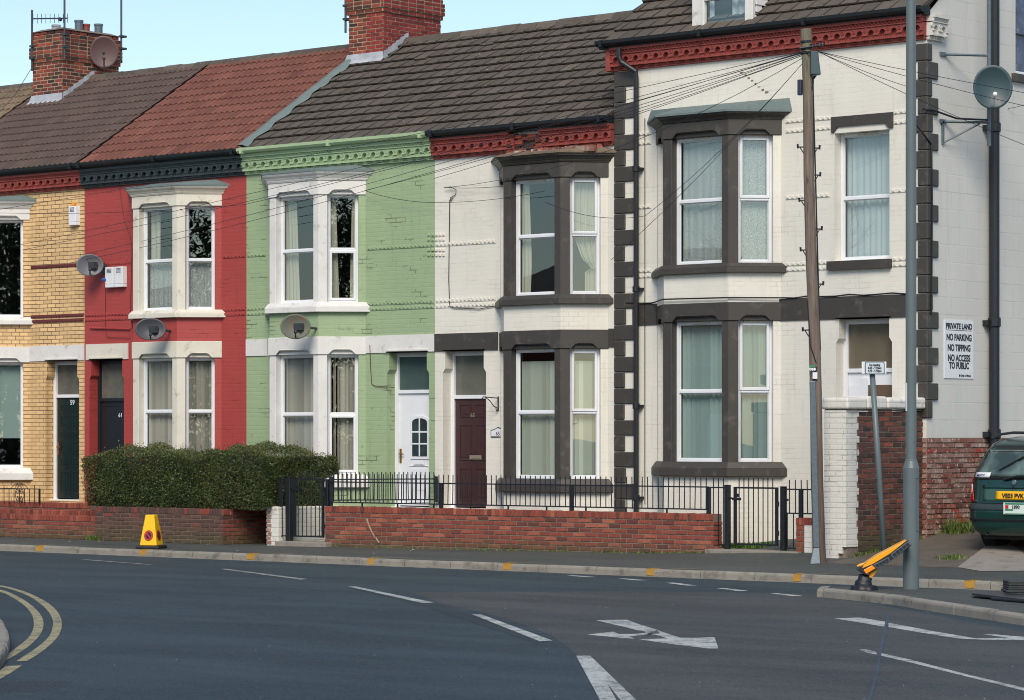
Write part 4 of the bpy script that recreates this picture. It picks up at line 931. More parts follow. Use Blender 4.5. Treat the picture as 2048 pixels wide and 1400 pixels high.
# ------------------------------------------------------------------ chimneys
def RP(px, py):                       # ray meets the lower roof plane
    r = ray(px, py); k = uz/uy        # z = ZE + (y-YE)*k
    t = (ZE-EYE + (CY-YE)*k)/(r.z-k*r.y); return CAM+r*t
def chimney(house, cpx, cpy, wpx, dpx, ztop, main, redm=None, split=None, seed=1):
    c = RP(cpx, cpy); Yf = c.y; X1 = c.x; X0 = FX(wpx, Yf); 
    # depth from the right edge pixel
    yb = Yf
    for _ in range(200):
        if FXinv(X1, yb) >= dpx: break
        yb += .02
    zb = c.z-.2; rnd = random.Random(seed)
    sides = [frame((X0,Yf),(1,0)), frame((X1,Yf),(0,1)), frame((X1,yb),(-1,0)), frame((X0,yb),(0,-1))]
    lens = [X1-X0, yb-Yf, X1-X0, yb-Yf]
    mb = MB(); mb2 = MB(); mo = MB(); mo.box(X0+.0, X1-.0, Yf, yb, zb, ztop)
    for k_, (fr, Ls) in enumerate(zip(sides, lens)):
        tgt = mb
        zc = ztop-.62
        if redm and k_ == 1: tgt = mb2
        if redm and k_ == 0:
            bricks(mb, fr, 0, Ls*split, zb, zc, b=.0, rnd=rnd, jit=.004, g=.02); bricks(mb2, fr, Ls*split, Ls, zb, zc, b=.0, rnd=rnd, jit=.004, g=.012)
        else: bricks(tgt, fr, 0, Ls, zb, zc, b=.0, rnd=rnd, jit=.004, g=.012 if tgt is mb2 else .02)
    z = ztop-.62; outs = [.03,.055,.055,.055,.03,.03,.03,.0]
    for j in range(8):
        o = outs[j]; X0_,X1_,Y0_,Y1_ = X0-o,X1+o,Yf-o,yb+o
        mo.box(X0_,X1_,Y0_,Y1_,z+.001,z+.074)
        for k_, (P,u,Ls) in enumerate((((X0_,Y0_),(1,0),X1_-X0_),((X1_,Y0_),(0,1),Y1_-Y0_),((X1_,Y1_),(-1,0),X1_-X0_),((X0_,Y1_),(0,-1),Y1_-Y0_))):
            bricks(mb2 if (redm and k_ in (1,)) else mb, frame(P,u), 0, Ls, z+.002, z+.075, rnd=rnd, jit=.003)
        z += .0775
    ch = mb.build('chimney', M[main], house)
    if redm: mb2.build('painted_brickwork', M[redm], ch)
    mo.build('mortar', M['mortar_lime'], ch)
    cp = MB(); cp.prism([(X0-.03,Yf-.03),(X1+.03,Yf-.03),(X1+.03,yb+.03),(X0-.03,yb+.03)], ztop, ztop+.06, top=[(X0+.12,Yf+.12),(X1-.12,Yf+.12),(X1-.12,yb-.12),(X0+.12,yb-.12)]); cp.build('chimney_cap', M['mortar_dark'], ch)
    # lead flashing: front apron and stepped side
    lf = MB(); o = .018; kk = uz/uy
    zr = lambda y: ZE+(y-YE)*kk+.06
    lf.add([(X0-.03,Yf-o,zr(Yf)+.12),(X1+.02,Yf-o,zr(Yf)+.12),(X1+.05,Yf-o-.02,zr(Yf)),(X0-.08,Yf-o-.02,zr(Yf)),(X1+.06,Yf-.12,zr(Yf-.12)+.01),(X0-.12,Yf-.12,zr(Yf-.12)+.01)],[(3,2,1,0),(5,4,2,3)])
    ny_ = 6; ye = min(yb, YR)
    for j in range(ny_):
        ya = Yf+(ye-Yf)*j/ny_; yc = Yf+(ye-Yf)*(j+1)/ny_; z_ = zr(ya)+.13
        lf.add([(X1+o,ya,zr(ya)-.05),(X1+o,yc,zr(yc)-.05),(X1+o,yc,zr(yc)+.1),(X1+o,ya,z_),(X1+.16,ya,zr(ya)+.012),(X1+.16,yc,zr(yc)+.012)],[(0,1,2,3),(0,4,5,1)])
    lf.build('lead_flashing', M['lead'], ch)
    return ch, (X0,X1,Yf,yb)
def FXinv(X, Y):
    dx, dy = X-CX, Y-CY; return 1024+FPX*(SX*dx+SZ*dy)/(-SZ*dx+SX*dy)
def PYinv(X, Y, Z):
    dx, dy = X-CX, Y-CY; return HY-(Z-EYE)*FPX/(-SZ*dx+SX*dy)
c1 = RP(124,203); zt1 = P3(124,58,DEP(124,c1.y)).z
ch1, r1 = chimney(hY, 124, 203, 66, 236, zt1, 'brick_chim', seed=3)
c2 = RP(766,122)
ch2, r2 = chimney(hG, 766, 122, 698, 880, P3(766,-45,DEP(766,c2.y)).z, 'brick_chim', 'brick_chim_red', .52, seed=5)
def pot(ch, x, y, z, r, h, mat):
    mb = MB(); mb.lathe((x,y,z), (0,0,1), [(r*1.15,0),(r*1.15,.03),(r,.04),(r,h-.05),(r*1.12,h-.04),(r*1.12,h),(r*.8,h),(r*.8,h-.08)], 16); return mb.build('flue_terminal', M[mat], ch, smooth=False)
X0,X1,Yf,yb = r1
for f, t_, h_, m_ in ((.28,.1,.1,'lead'),(.5,.5,.26,'galv'),(.62,.62,.2,'terra'),(.7,.85,.24,'galv')): pot(ch1, X0+(X1-X0)*.6, Yf+(yb-Yf)*t_, zt1+.03, .085, h_, m_)
# ------------------------------------------------------------------ aerials on the chimneys
def aerial(x, y, zb, zt, label, yagi=False):
    t = thing('tv_aerial', label, 'aerial', (x,y,zb), 'aerial masts on the chimneys'); m_ = MB(); m_.tube([(x,y,zb),(x,y,zt)], .022, 8); m_.build('mast', M['galv_dark'], t)
    for z in (zb+.25, zb+.5): cl = MB(); cl.box(x-.04,x+.06,y-.04,y+.1,z-.02,z+.02); cl.build('bracket', M['galv_dark'], t)
    return t
M['galv_dark'] = plain('weathered_steel', rgb((70,76,80)), .5, .2, 20, metal=.4)
x_, y_ = FXp = (X0-.04, Yf-.05)
dd = DEP(64, Yf-.05); a1 = aerial(FX(64,Yf-.06), Yf-.06, EYE+(HY-142)*dd/FPX, EYE+(HY-20)*dd/FPX, 'short aerial mast with a comb shaped head on the left chimney')
xb = FX(66,Yf-.06); zb_ = EYE+(HY-38)*dd/FPX; ya = MB(); x1_ = FX(135,Yf-.06); z1_ = EYE+(HY-46.5)*dd/FPX
ya.tube([(xb,Yf-.06,zb_),(x1_,Yf-.06,z1_)], .014, 6)
for i in range(9):
    t_ = i/8; x = xb+(x1_-xb)*t_; z = zb_+(z1_-zb_)*t_; L_ = .2-.02*i/8
    ya.tube([(x,Yf-.06,z-L_/2),(x,Yf-.06,z+L_/2)], .006, 4)
ya.lathe((xb+(x1_-xb)*.78,Yf-.08,z1_), (0,1,0), [(.04,0),(.04,.05)], 8); ya.build('aerial_head', M['galv_dark'], a1)
dd = DEP(133, Yf-.09); aerial(FX(129,Yf-.09), Yf-.09, EYE+(HY-118)*dd/FPX, EYE+(HY+60)*dd/FPX, 'tall aerial mast strapped to the front corner of the left chimney')
dd = DEP(247, yb); aerial(X1+.14, yb-.05, EYE+(HY-122)*dd/FPX, EYE+(HY+90)*dd/FPX, 'thin mast standing on the right side of the left chimney')
dd = DEP(694, r2[2]); a4 = aerial(r2[0]-.05, r2[2]-.04, EYE+(HY-66)*dd/FPX, EYE+(HY+60)*dd/FPX, 'mast clamped to the left side of the tall middle chimney')
gw = MB(); gw.tube([P3(62,138,DEP(62,Yf)), P3(30,190,DEP(30,1.5)), P3(-5,228,DEP(-5,1.0))], .006, 4); tag(gw.build('stay_wire', M['galv_dark']), 'thin stay wire running from the left chimney down over the roof', 'wire')
# ------------------------------------------------------------------ satellite dishes
def dish(px, py, rx, ry, Y, mat, label, plane='Y', Xp=None, tilt=0.0, lnb='black_iron', base=None, facing=None):
    if plane == 'Y': c = Vector((FX(px,Y-.0), Y, FZ(px,py,Y))); dep = DEP(px,Y)
    else: c = Vector((Xp, GY(px,Xp), GZ(px,py,Xp))); dep = (c-CAM).dot(Vector((-SZ,SX,0)))
    view = (CAM-c).normalized(); r_ = max(rx,ry)*dep/FPX
    t = thing('satellite_dish', label, 'satellite dish', tuple(base if base else (c.x, 0 if plane == 'Y' else c.y, c.z)), 'satellite dishes')
    ax = (view+Vector((0,0,tilt))+(facing or Vector((0,0,0)))).normalized()
    mb = MB(); n = 8; prof = [(r_*k/n, -r_*.22*(1-(k/n)**2)) for k in range(1,n+1)]
    a = ax.orthogonal(); up = Vector((0,0,1))-ax*ax.z; up.normalize(); sd_ = up.cross(ax)
    sx_ = rx/max(rx,ry); sy_ = ry/max(rx,ry); vs = [c+ax*(-r_*.22)]; N = 28
    for rr, hh in prof:
        for k in range(N): an = 6.2832*k/N; vs.append(c+ax*hh+sd_*math.cos(an)*rr*sx_+up*math.sin(an)*rr*sy_)
    fs = [(0,1+k,1+(k+1)%N) for k in range(N)]+[(1+(j)*N+k,1+(j+1)*N+k,1+(j+1)*N+(k+1)%N,1+j*N+(k+1)%N) for j in range(n-1) for k in range(N)]
    o = mb.add(vs, fs).build('reflector', mat, t, smooth=True)
    sm = o.modifiers.new('thick','SOLIDIFY'); sm.thickness = .012
    ar = MB(); foot = c-up*r_*sy_*.85+ax*.01; tip = c+ax*r_*.75-up*r_*.42
    ar.tube([foot, tip], .014, 6); ar.lathe(tip, -ax, [(.02,0),(.032,.01),(.032,.09),(.02,.1)], 10); ar.build('feed_arm', M[lnb], t)
    br = MB(); back = c-ax*r_*.24
    wallp = Vector((back.x-.05, 0, back.z-.05)) if plane == 'Y' else Vector((Xp-.1, back.y, back.z))
    if base is None: br.tube([back, back+Vector((.1,.05,0)), wallp+Vector((.16,0,0))], .022, 8); br.box(wallp.x+.1,wallp.x+.22,-.02,0,wallp.z-.1,wallp.z+.1); br.box(back.x-.02,back.x+.14,back.y-.03,back.y+.06,back.z-.06,back.z+.06)
    else: br.tube([back, Vector(base)], .03, 8)
    br.build('bracket', M['galv_dark'], t)
    return t
dg = plain('dish_grey', rgb((96,98,103)), .45, .06, 4, dirt=(rgb((96,70,50)), 9, .68, .6)); db = plain('dish_brown', rgb((98,76,74)), .5, .05); dr = plain('dish_rusty', rgb((94,98,86)), .6, .1, 5, dirt=(rgb((120,76,44)), 5, .5, .7)); dt = plain('dish_slate', rgb((46,68,73)), .45, .04); dg2 = plain('dish_dark_grey', rgb((66,66,72)), .45, .06, 4)
cb_ = (r1[1]+.02, (r1[2]+r1[3])/2+.2, zt1-.7)
dish(208, 104, 28, 32, r1[2]+.75, db, 'round brown satellite dish on the left chimney', base=cb_, plane='X', Xp=r1[1]+.25)
dish(180, 530, 27, 22, -.3, dg, 'grey satellite dish with rust spots between the yellow and red houses', tilt=.15)
dish(301, 658, 31, 22, -1.0, dg2, 'dark grey satellite dish under the red house upper bay sill', tilt=.15)
dish(591, 653, 30, 25, -1.02, dr, 'rusty greenish satellite dish under the green house upper bay sill', tilt=.12)
dish(1986, 174, 39, 44, 0, dt, 'large slate blue satellite dish on the pole by the gable', plane='X', Xp=XG+.75, base=(XG+.45, GY(1978,XG+.45), GZ(1978,190,XG+.45)), lnb='upvc', facing=Vector((.25,-.1,.15)))
# pole and brackets of the big dish
pp = thing('dish_pole', 'galvanised pole held off the gable by two brackets behind the big dish', 'pole', (XG+.45, GY(1978,XG+.45), GZ(1978,300,XG+.45)))
py_ = GY(1978,XG+.45); m_ = MB(); m_.tube([(XG+.45,py_,GZ(1978,292,XG+.45)),(XG+.45,py_,GZ(1978,-80,XG+.45))], .032, 10); m_.build('pole', M['galv'], pp)
for yy_ in (245, 111):
    m_ = MB(); z = GZ(1978,yy_,XG+.45); m_.tube([(XG,py_-.55,z),(XG+.45,py_,z)], .022, 6); m_.box(XG-.005,XG+.03,py_-.65,py_-.5,z-.03,z+.03)
    if yy_ == 245: m_.tube([(XG+.01,py_-.58,z-.32),(XG+.35,py_-.1,z-.02)], .014, 6); m_.box(XG,XG+.03,py_-.6,py_-.56,z-.34,z)
    m_.build('bracket', M['galv'], pp)
cc = MB(); z = GZ(1930,245,XG)
cc.tube([(XG+.45,py_,z),(XG+.2,py_-.5,z+.0),(XG+.05,py_-.9,z+.1),(XG+.04,py_-1.2,z+.09),(XG+.04,py_-1.35,z-.15),(XG+.045,.06,z-.4),(XG+.045,.08,z-1.2),(XG+.045,.06,z-2.9)], .016, 6)
tag(cc.build('dish_cable', M['black_iron']), 'black cable looping from the gable bracket down the corner quoins', 'cable')
# ------------------------------------------------------------------ boxes and signs on the walls
def alarm(px, py, w_, h_, label, Y=-.0, knob=None, kmat=None, double=False):
    x = FX(px); z = FZ(px, py); t = thing('alarm_box', label, 'alarm box', (x,0,z))
    for k in range(2 if double else 1):
        o = x+(k*w_ if double else 0); mb = MB(); mb.prism([(o-w_/2,0),(o-w_/2+.02,-.1),(o+w_/2-.02,-.1),(o+w_/2,0)], z-h_/2+.04, z+h_/2); mb.prism([(o-w_/2,0),(o-w_/2+.02,-.1),(o+w_/2-.02,-.1),(o+w_/2,0)][::1], z-h_/2-.02, z-h_/2+.04)
        bevel(mb.build('casing', M['upvc'], t), .01, 2)
        lv = MB()
        for j in range(4): lv.fbox(FR0, o-.06, o+.06, .1, .104, z+h_*.2+j*.022, z+h_*.2+j*.022+.01)
        lv.build('louvre', M['galv_dark'], t)
    if knob: kb = MB(); kb.lathe(knob, (0,-1,0) if kmat == 'blue' else (0,0,1), [(.03,0),(.035,.02),(.03,.06),(.01,.07)], 12); kb.build('strobe_lamp', M[kmat], t)
x = FX(152); z = FZ(152,430); alarm(152, 431, .24, .34, 'single white alarm box with an orange lamp on the yellow brick house', knob=(x-.02,-.05,z+.17), kmat='orange')
x = FX(233); z = FZ(233,556); alarm(226, 554, .26, .36, 'pair of white alarm boxes with a blue lamp on the red house', knob=(FX(218),-.1,FZ(218,560)), kmat='blue', double=True)
pl = thing('house_name_plaque', 'small white arched name plaque beside the brown door', 'plaque', (FX(997),0,FZ(997,865))); px_, pz_ = FX(997), FZ(997,866)
mb = MB(); mb.fpoly(FR0, [(px_-.16,pz_-.07),(px_+.16,pz_-.07),(px_+.16,pz_+.05),(px_+.09,pz_+.06),(px_,pz_+.1),(px_-.09,pz_+.06),(px_-.16,pz_+.05)], 0, .012); mb.build('plate', M['black'], pl)
mb = MB(); mb.fpoly(FR0, [(px_-.145,pz_-.055),(px_+.145,pz_-.055),(px_+.145,pz_+.038),(px_+.09,pz_+.045),(px_,pz_+.083),(px_-.09,pz_+.045),(px_-.145,pz_+.038)], .012, .016); mb.build('face', M['upvc'], pl)
text('65', .09, M['black'], pl, TM((px_,-.017,pz_-.04),(1,0,0),(0,-1,0)), 'number')
hb = MB(); bx, bz = FX(997), FZ(997,805); hb.box(bx-.01,bx+.01,-.015,0,bz-.14,bz+.1); hb.tube([(bx,-.01,bz+.07),(bx-.0,-.38,bz+.09),(bx,-.42,bz+.05)], .009, 5); hb.tube([(bx,-.01,bz-.1),(bx,-.12,bz-.06),(bx,-.22,bz+.03),(bx,-.34,bz+.09)], .008, 5); hb.tube([(bx,-.01,bz-.1),(bx,-.05,bz-.14),(bx,-.07,bz-.08)], .008, 5)
tag(hb.build('basket_bracket', M['black_iron']), 'black iron hanging basket bracket right of the brown door', 'bracket')
vt = MB(); vx, vz = FX(1063), FZ(1063,1006)
for j in range(4): vt.fbox(FR0, vx-.11, vx+.11, .0, .012, vz-.06+j*.03, vz-.045+j*.03)
vt.build('air_vent', M['galv_dark'], hW)
vt = MB(); vx, vz = FX(1518), FZ(1518,1058)
for i in range(9):
    for j in range(5): vt.fbox(FR0, vx-.12+i*.028, vx-.105+i*.028, .001, .004, vz-.06+j*.03, vz-.045+j*.03)
vt.build('air_vent', M['mortar_dark'], hE)
# PRIVATE LAND sign on the gable
y0, y1 = GY(1887.5,XG), GY(1945.5,XG); z1, z0 = GZ(1916,641,XG), GZ(1916,757,XG)
ps = thing('notice_board', 'white private land notice fixed to the gable wall', 'sign', (XG,(y0+y1)/2,z0)); mb = MB(); mb.box(XG+.0,XG+.012,y0,y1,z0,z1); mb.build('board', M['sign_white'] if 'sign_white' in M else M['upvc'], ps)
W_ = y1-y0; H_ = z1-z0; ink = plain('sign_ink', rgb((30,36,46)), .5, .05)
for s_, fy, sz, sx_ in (('PRIVATE LAND',.855,.115,.9),('NO PARKING',.655,.135,.82),('NO TIPPING',.475,.135,.82),('NO ACCESS',.30,.135,.82),('TO PUBLIC',.17,.135,.82),('By Order A. Warren',.035,.045,.8)):
    o = text(s_, sz, ink, ps, TM((XG+.014,(y0+y1)/2+(0 if fy > .1 else W_*.2),z0+H_*fy), (0,1,0), (1,0,0)), 'lettering', .004 if sz > .1 else .001, sx_)
    wid = max(v.co.y for v in o.data.vertices)-min(v.co.y for v in o.data.vertices)
    tw_ = W_*{'PRIVATE LAND':.9,'NO PARKING':.86,'NO TIPPING':.78,'NO ACCESS':.76,'TO PUBLIC':.68}.get(s_,.4)
    cy_ = ((y0+y1)/2+(0 if fy > .1 else W_*.22))-ORG[ps.name].y
    for v in o.data.vertices: v.co.y = cy_+(v.co.y-cy_)*tw_/wid
mb = MB(); mb.box(XG+.012,XG+.0145,y0+W_*.06,y1-W_*.06,z0+H_*.825,z0+H_*.833); mb.build('underline', ink, ps)
# ================================================================== GARDEN WALLS
def brickwall(name, label, P0, P1, zt, mat, zb=0.0, thick=.22, coping='soldier', top2=None, bw=.225, grp='garden walls along the pavement', proud=.008, copm=None, ends=True, fixmort='mortar_dark', ctone=(0,1)):
    P0 = Vector(P0); P1 = Vector(P1); u = P1-P0; L = u.length; fr = frame(P0, u)
    t = thing(name, label, 'wall', ((P0.x+P1.x)/2, (P0.y+P1.y)/2, zb), grp)
    zc = zt-(.105 if coping == 'soldier' else .0)
    mb = MB(); bricks(mb, fr, 0, L, zb, zc, bw=bw, proud=proud, dep=.05)
    if ends:
        e = Vector(fr(L,0,0)); fe = frame(e, Vector(fr(L,-1,0))-e); bricks(mb, fe, 0, thick, zb, zc, bw=.225, proud=proud, dep=.05)
    mb.build('brickwork', M[mat], t)
    mo = MB(); mo.fbox(fr, .004, L-.004, -thick+.002, -.002, zb-.3, zt-.012); mo.build('mortar', M[fixmort], t)
    if coping == 'soldier':
        cp = MB(); n = int(L/.078); w_ = L/n; rnd = random.Random(n)
        for i in range(n):
            a = i*w_+.006; b = (i+1)*w_-.006; j = rnd.uniform(-.004,.006); zz = zt+rnd.uniform(-.005,.005)
            tn = ctone[0]+(ctone[1]-ctone[0])*min(1,max(0,rnd.gauss(.5,.28)))
            cp.fbox(fr, a, b, -thick-.004, proud+.004+j, zc+.006, zz, tn)
        bevel(cp.build('coping', M[copm or mat], t), .008, 2)
    return t, fr, L
W0 = Vector((FX(650,-1.75), -1.75)); W1 = Vector((FX(1427,-1.5), -1.5))
wall_r, frw, LW = brickwall('garden_wall', 'long low red brick wall with soldier coping under the black railings', W0, W1, .686, 'brick_red', zb=.0)
# scratch in the bricks
sc2 = MB(); 
for (ax_, ay_, bx_, by_) in ((733,1037,738,1052),(738,1052,744,1066),(744,1066,750,1076),(750,1074,757,1086)):
    pa, pb = [((FX(p,-1.74)-W0.x), FZ(p,q,-1.74)) for p,q in ((ax_,ay_),(bx_,by_))]
    sc2.fpoly(frw, [(pa[0]-.02,pa[1]),(pa[0]+.02,pa[1]),(pb[0]+.015,pb[1]),(pb[0]-.012,pb[1])], .016, .019)
sc2.build('scratch_mark', M['mortar_lime'], wall_r)
XH0, XH1 = FX(190,-2.0), FX(445,-2.0)
brickwall('planter_wall', 'dark brown brick wall below the clipped hedge', (XH0,-2.0), (XH1,-2.0), .60, 'brick_dark', zb=0., fixmort='mortar', ends=False)
brickwall('planter_wall', 'short red brick return wall at the right end of the hedge wall', (XH1+.0,-2.0), (FX(545,-.8),-.8), .60, 'brick_red', zb=0., ends=False)
brickwall('garden_wall', 'lowest red brick wall at the left beside the pavement', (FX(-160,-1.95),-1.95), (XH0-.01,-1.95), .42, 'brick_red', zb=0., bw=.225)
brickwall('garden_wall', 'second red brick wall stepping up behind the lowest left wall', (FX(-160,-1.6),-1.6), (FX(192,-1.4),-1.4), .49, 'brick_red', zb=0.)
brickwall('garden_wall', 'dark red brick wall with flat top in front of door number 59', (FX(-160,-.95),-.95), (FX(183,-.9),-.9), .61, 'brick_red', zb=0., bw=.3)
# white painted pier and wall behind the left gate
xp0, xp1 = FX(533,-1.8), FX(556,-1.8)
wp = thing('painted_wall', 'white painted low wall and pier beside the left black gate', 'wall', ((xp0+xp1)/2,-1.0,0)); mb = MB()
mb.box(xp0, xp1, -1.8, -1.45, -.02, .66); mb.box(xp0+.02, xp1, -1.45, -.02, -.02, .65); bevel(mb.build('wall', M['white_brick'], wp), .015, 2)
mb = MB(); fe = frame((xp0,-1.8),(1,0)); bricks(mb, fe, 0, .12, .02, .6, proud=.012, tones=(.4,.9)); mb.build('exposed_brick', M['brick_faded'], wp)
stp = MB(); stp.box(FX(553,-1.85), FX(652,-1.85)+.03, -1.9, -1.5, -.05, .09); tag(bevel(stp.build('gate_step', M['concrete'], loc=(FX(600,-1.8),-1.7,0)), .015, 2), 'mossy concrete step under the left gate', 'step')
stp = MB(); stp.box(FX(1412,-1.62), FX(1598,-1.62), -1.66, -1.2, -.05, .17); tag(bevel(stp.build('gate_step', M['concrete'], loc=(FX(1500,-1.6),-1.4,0)), .015, 2), 'long concrete step under the right gate', 'step')
# doorsteps
for h, a, b in ((hY,91,158),(hR,179,248),(hG,774,858),(hW,886,972),(hE,1672,1784)):
    mb = MB(); mb.box(FX(a)-.04, FX(b)+.04, -.42, .0, 0, .56); mb.build('doorstep', M['concrete'], h)
# brick pier right of the right gate
bx0, bx1 = FX(1592,-1.55), FX(1624,-1.55)
pr = thing('brick_pier', 'short brick pier half painted white beside the telegraph pole', 'pier', ((bx0+bx1)/2,-1.45,.05)); zt_ = FZ(1600,1036,-1.55)
mb = MB(); f_ = frame((bx0,-1.55),(1,0)); Lp = bx1-bx0; bricks(mb, f_, 0, Lp*.55, .15, zt_-.105, bw=.16, tones=(.3,.9)); bricks(mb, f_, 0, Lp, .0, .14, bw=.2)
for i in range(5): mb.fbox(f_, i*Lp/5+.005, (i+1)*Lp/5-.005, -.23, .012, zt_-.1, zt_, random.random())
mb.build('brickwork', M['brick_faded' if 0 else 'brick_red'], pr); mb = MB(); mb.fbox(f_, .004, Lp-.004, -.22, -.0, -.1, zt_-.02); mb.build('mortar', M['mortar_dark'], pr)
mb = MB(); mb.fbox(f_, Lp*.55, Lp+.0, -.2, .01, .14, zt_-.105); mb.build('white_paint', M['white_brick'], pr)
# tall side wall with coping
xs1 = FX(1692,-2.0); xs0 = FX(1650,-2.0); zw = FZ(1692,820,-2.0)
sw = thing('boundary_wall', 'old dark brick wall with white painted end and coping joining the end house corner', 'wall', (xs1,-1.0,.1))
fs_ = frame((xs1,-2.0),(0,1)); mb = MB(); bricks(mb, fs_, .3, 2.0, .05, zw-.01, proud=.01, jit=.006, tones=(0,1)); mb.build('brickwork', M['brick_old'], sw)
mb = MB(); mb.box(xs0+.02, xs1-.001, -1.98, -.001, -.1, zw-.02); mb.build('mortar', M['mortar_dark'], sw)
mb = MB(); rnd = random.Random(3)
n_ = 24
for i in range(n_):                                # ragged painted end, one brick course at a time
    z0 = .0+(zw-.0)*i/n_; z1 = .0+(zw)*(i+1)/n_; r_ = rnd.uniform(-.02,.03); cut = .0 if i > 2 else (3-i)*.07
    mb.box(xs0, xs1+.012+rnd.uniform(-.001,.002)-cut, -2.02-rnd.uniform(0,.002), -1.98+.22+r_+(.05 if i%2 else 0), z0, z1-.0005)
mb.build('painted_end', M['white_brick'], sw)
mb = MB(); cz = zw
for i in range(4):
    y0 = -2.06+i*.515; mb.box(xs0-.04, xs1+.07, y0+.005, y0+.505, cz+.012+i*.004, cz+.18+(.0,.022,-.008,.016)[i])
bevel(mb.build('coping', M['white_brick'], sw), .035, 3)
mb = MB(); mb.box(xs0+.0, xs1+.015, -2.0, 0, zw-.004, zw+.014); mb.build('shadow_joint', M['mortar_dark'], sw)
# ================================================================== RAILINGS AND GATES
def railing(name, label, P0, P1, zt, zb, n, spike=.13, grp='black railings and gates', posts=(), rails=True, legs=(), foot=None, cat='railing', lean=0.0, vary=0.012):
    P0 = Vector(P0); P1 = Vector(P1); L = (P1-P0).length; fr = frame(P0, P1-P0); rnd = random.Random(n)
    t = thing(name, label, cat, ((P0.x+P1.x)/2, (P0.y+P1.y)/2, zb), grp)
    mb = MB(); mb.fbox(fr, 0, L, -.006, .006, zt-.02, zt); mb.build('rail', M['black_iron'], t); mb = MB(); mb.fbox(fr, 0, L, -.006, .006, zb, zb+.02); mb.build('rail', M['black_iron'], t)
    mb = MB()
    for i in range(n):
        a = L*(i+.5)/n; j = lean+rnd.uniform(-vary, vary)
        mb.tube([fr(a+j,0,zb+.01), fr(a,0,zt+spike)], .0085, 6)
    mb.build('bars', M['black_iron'], t)
    for a, h0, h1 in posts:
        mb = MB(); mb.fbox(fr, a-.028, a+.028, -.028, .028, h0, h1); bevel(mb.build('post', M['black_iron'], t), .004, 1)
    for a in legs:
        mb = MB(); mb.fbox(fr, a-.01, a+.01, -.01, .01, foot, zt+spike if False else zb+.005); mb.build('foot', M['black_iron'], t)
    return t, fr, L
yb_ = lambda t: -1.64+.25*t
R0 = (FX(655,-1.64), -1.64); R1 = (FX(1418,-1.4), -1.4); lr = R1[0]-R0[0]
ra, fra, La = railing('railing', 'long black spiked railing on top of the long red brick wall', R0, R1, ZZ(-.775), ZZ(-1.13), 78, legs=[lr*k/10 for k in range(1,10)], foot=.66,
    posts=[(.0,.68,ZZ(-.74)), (FX(881,-1.58)-R0[0],.68,ZZ(-.775)), (FX(1142,-1.5)-R0[0],.68,ZZ(-.78)), (lr,.2,ZZ(-.78))])
railing('railing', 'black spiked railing running back from the left gate towards the house wall', (FX(662,-1.6),-1.6), (FX(872,-.08),-.08), ZZ(-.735), ZZ(-1.1), 24, posts=[(0.0,.2,ZZ(-.7)), (math.hypot(FX(872,-.08)-FX(662,-1.6),1.52),ZZ(-1.13),ZZ(-.7))], spike=.11)
railing('railing', 'narrow black railing panel between the red wall and right gate post', (FX(1422,-1.4),-1.4), (FX(1452,-1.4),-1.4), ZZ(-.78), .22, 3)
def gate(label, P0, P1, zt, zb, n, latch_left=True):
    P0 = Vector(P0); P1 = Vector(P1); L = (P1-P0).length; fr = frame(P0, P1-P0)
    t = thing('gate', label, 'gate', ((P0.x+P1.x)/2, (P0.y+P1.y)/2, zb), 'black railings and gates')
    mb = MB(); mb.fbox(fr, 0, .045, -.015, .015, zb, zt); mb.fbox(fr, L-.045, L, -.015, .015, zb, zt); mb.fbox(fr, .045, L-.045, -.008, .008, zt-.025, zt); mb.fbox(fr, .045, L-.045, -.008, .008, zb, zb+.025); mb.build('gate_frame', M['black_iron'], t)
    mb = MB()
    for i in range(n): a = .05+(L-.1)*(i+.5)/n; mb.tube([fr(a,0,zb+.01), fr(a,0,zt+.13)], .0085, 6)
    mb.build('bars', M['black_iron'], t)
    mb = MB(); a = .02 if latch_left else L-.02; mb.fbox(fr, a-.03, a+.12, .015, .035, zt-.2, zt-.16); mb.fbox(fr, a+.05, a+.08, .015, .05, zt-.15, zt-.1); mb.build('latch', M['black_iron'], t)
    mb = MB(); b_ = L-.0 if latch_left else 0
    for z in (zb+.15, zt-.28): mb.lathe(fr(b_,.0,z), (0,0,1), [(.02,0),(.02,.07)], 8)
    mb.build('hinge', M['black_iron'], t)
    return t
gate('black spiked gate hinged between posts in front of the end house bay', (FX(1468,-1.42),-1.42), (FX(1556,-1.4),-1.4), ZZ(-.775), .235, 8)
gate('black spiked gate in front of the hedge beside the white painted wall', (FX(588,-1.7),-1.7), (FX(648,-1.7),-1.7), ZZ(-.735), .16, 6)
def post(px, Y, z0, z1, label, w_=.038):
    x = FX(px, Y); mb = MB(); mb.box(x-w_, x+w_, Y-w_, Y+w_, z0, z1); mb.box(x-w_-.006, x+w_+.006, Y-w_-.006, Y+w_+.006, z1, z1+.012)
    mb.box(x+w_, x+w_+.06, Y-.02, Y, z1-.2, z1-.17)
    tag(bevel(mb.build('gate_post', M['black_iron'], loc=(x,Y,z0)), .006, 1), label, 'gate post', 'black railings and gates')
post(1455, -1.42, .15, ZZ(-.76), 'left square black post of the right gate')
post(1567, -1.42, .1, ZZ(-.77), 'right square black post of the right gate')
post(579, -1.72, .05, ZZ(-.72), 'thick square black post at the left gate by the hedge', .05)
railing('railing', 'short black railing panel left of the thick post by the hedge', (FX(560,-1.72),-1.72), (FX(575,-1.72),-1.72), ZZ(-.735), .16, 2, spike=.02, posts=[(0,.12,ZZ(-.73))])
railing('railing', 'short black railing panel stepping onto the small brick pier', (FX(1573,-1.42),-1.42), (FX(1632,-1.42),-1.42), ZZ(-.79), ZZ(-1.16), 5, posts=[(FX(1602,-1.42)-FX(1573,-1.42),zt_-.02,ZZ(-.79))])
mb = MB(); x0 = FX(1578,-1.42); 
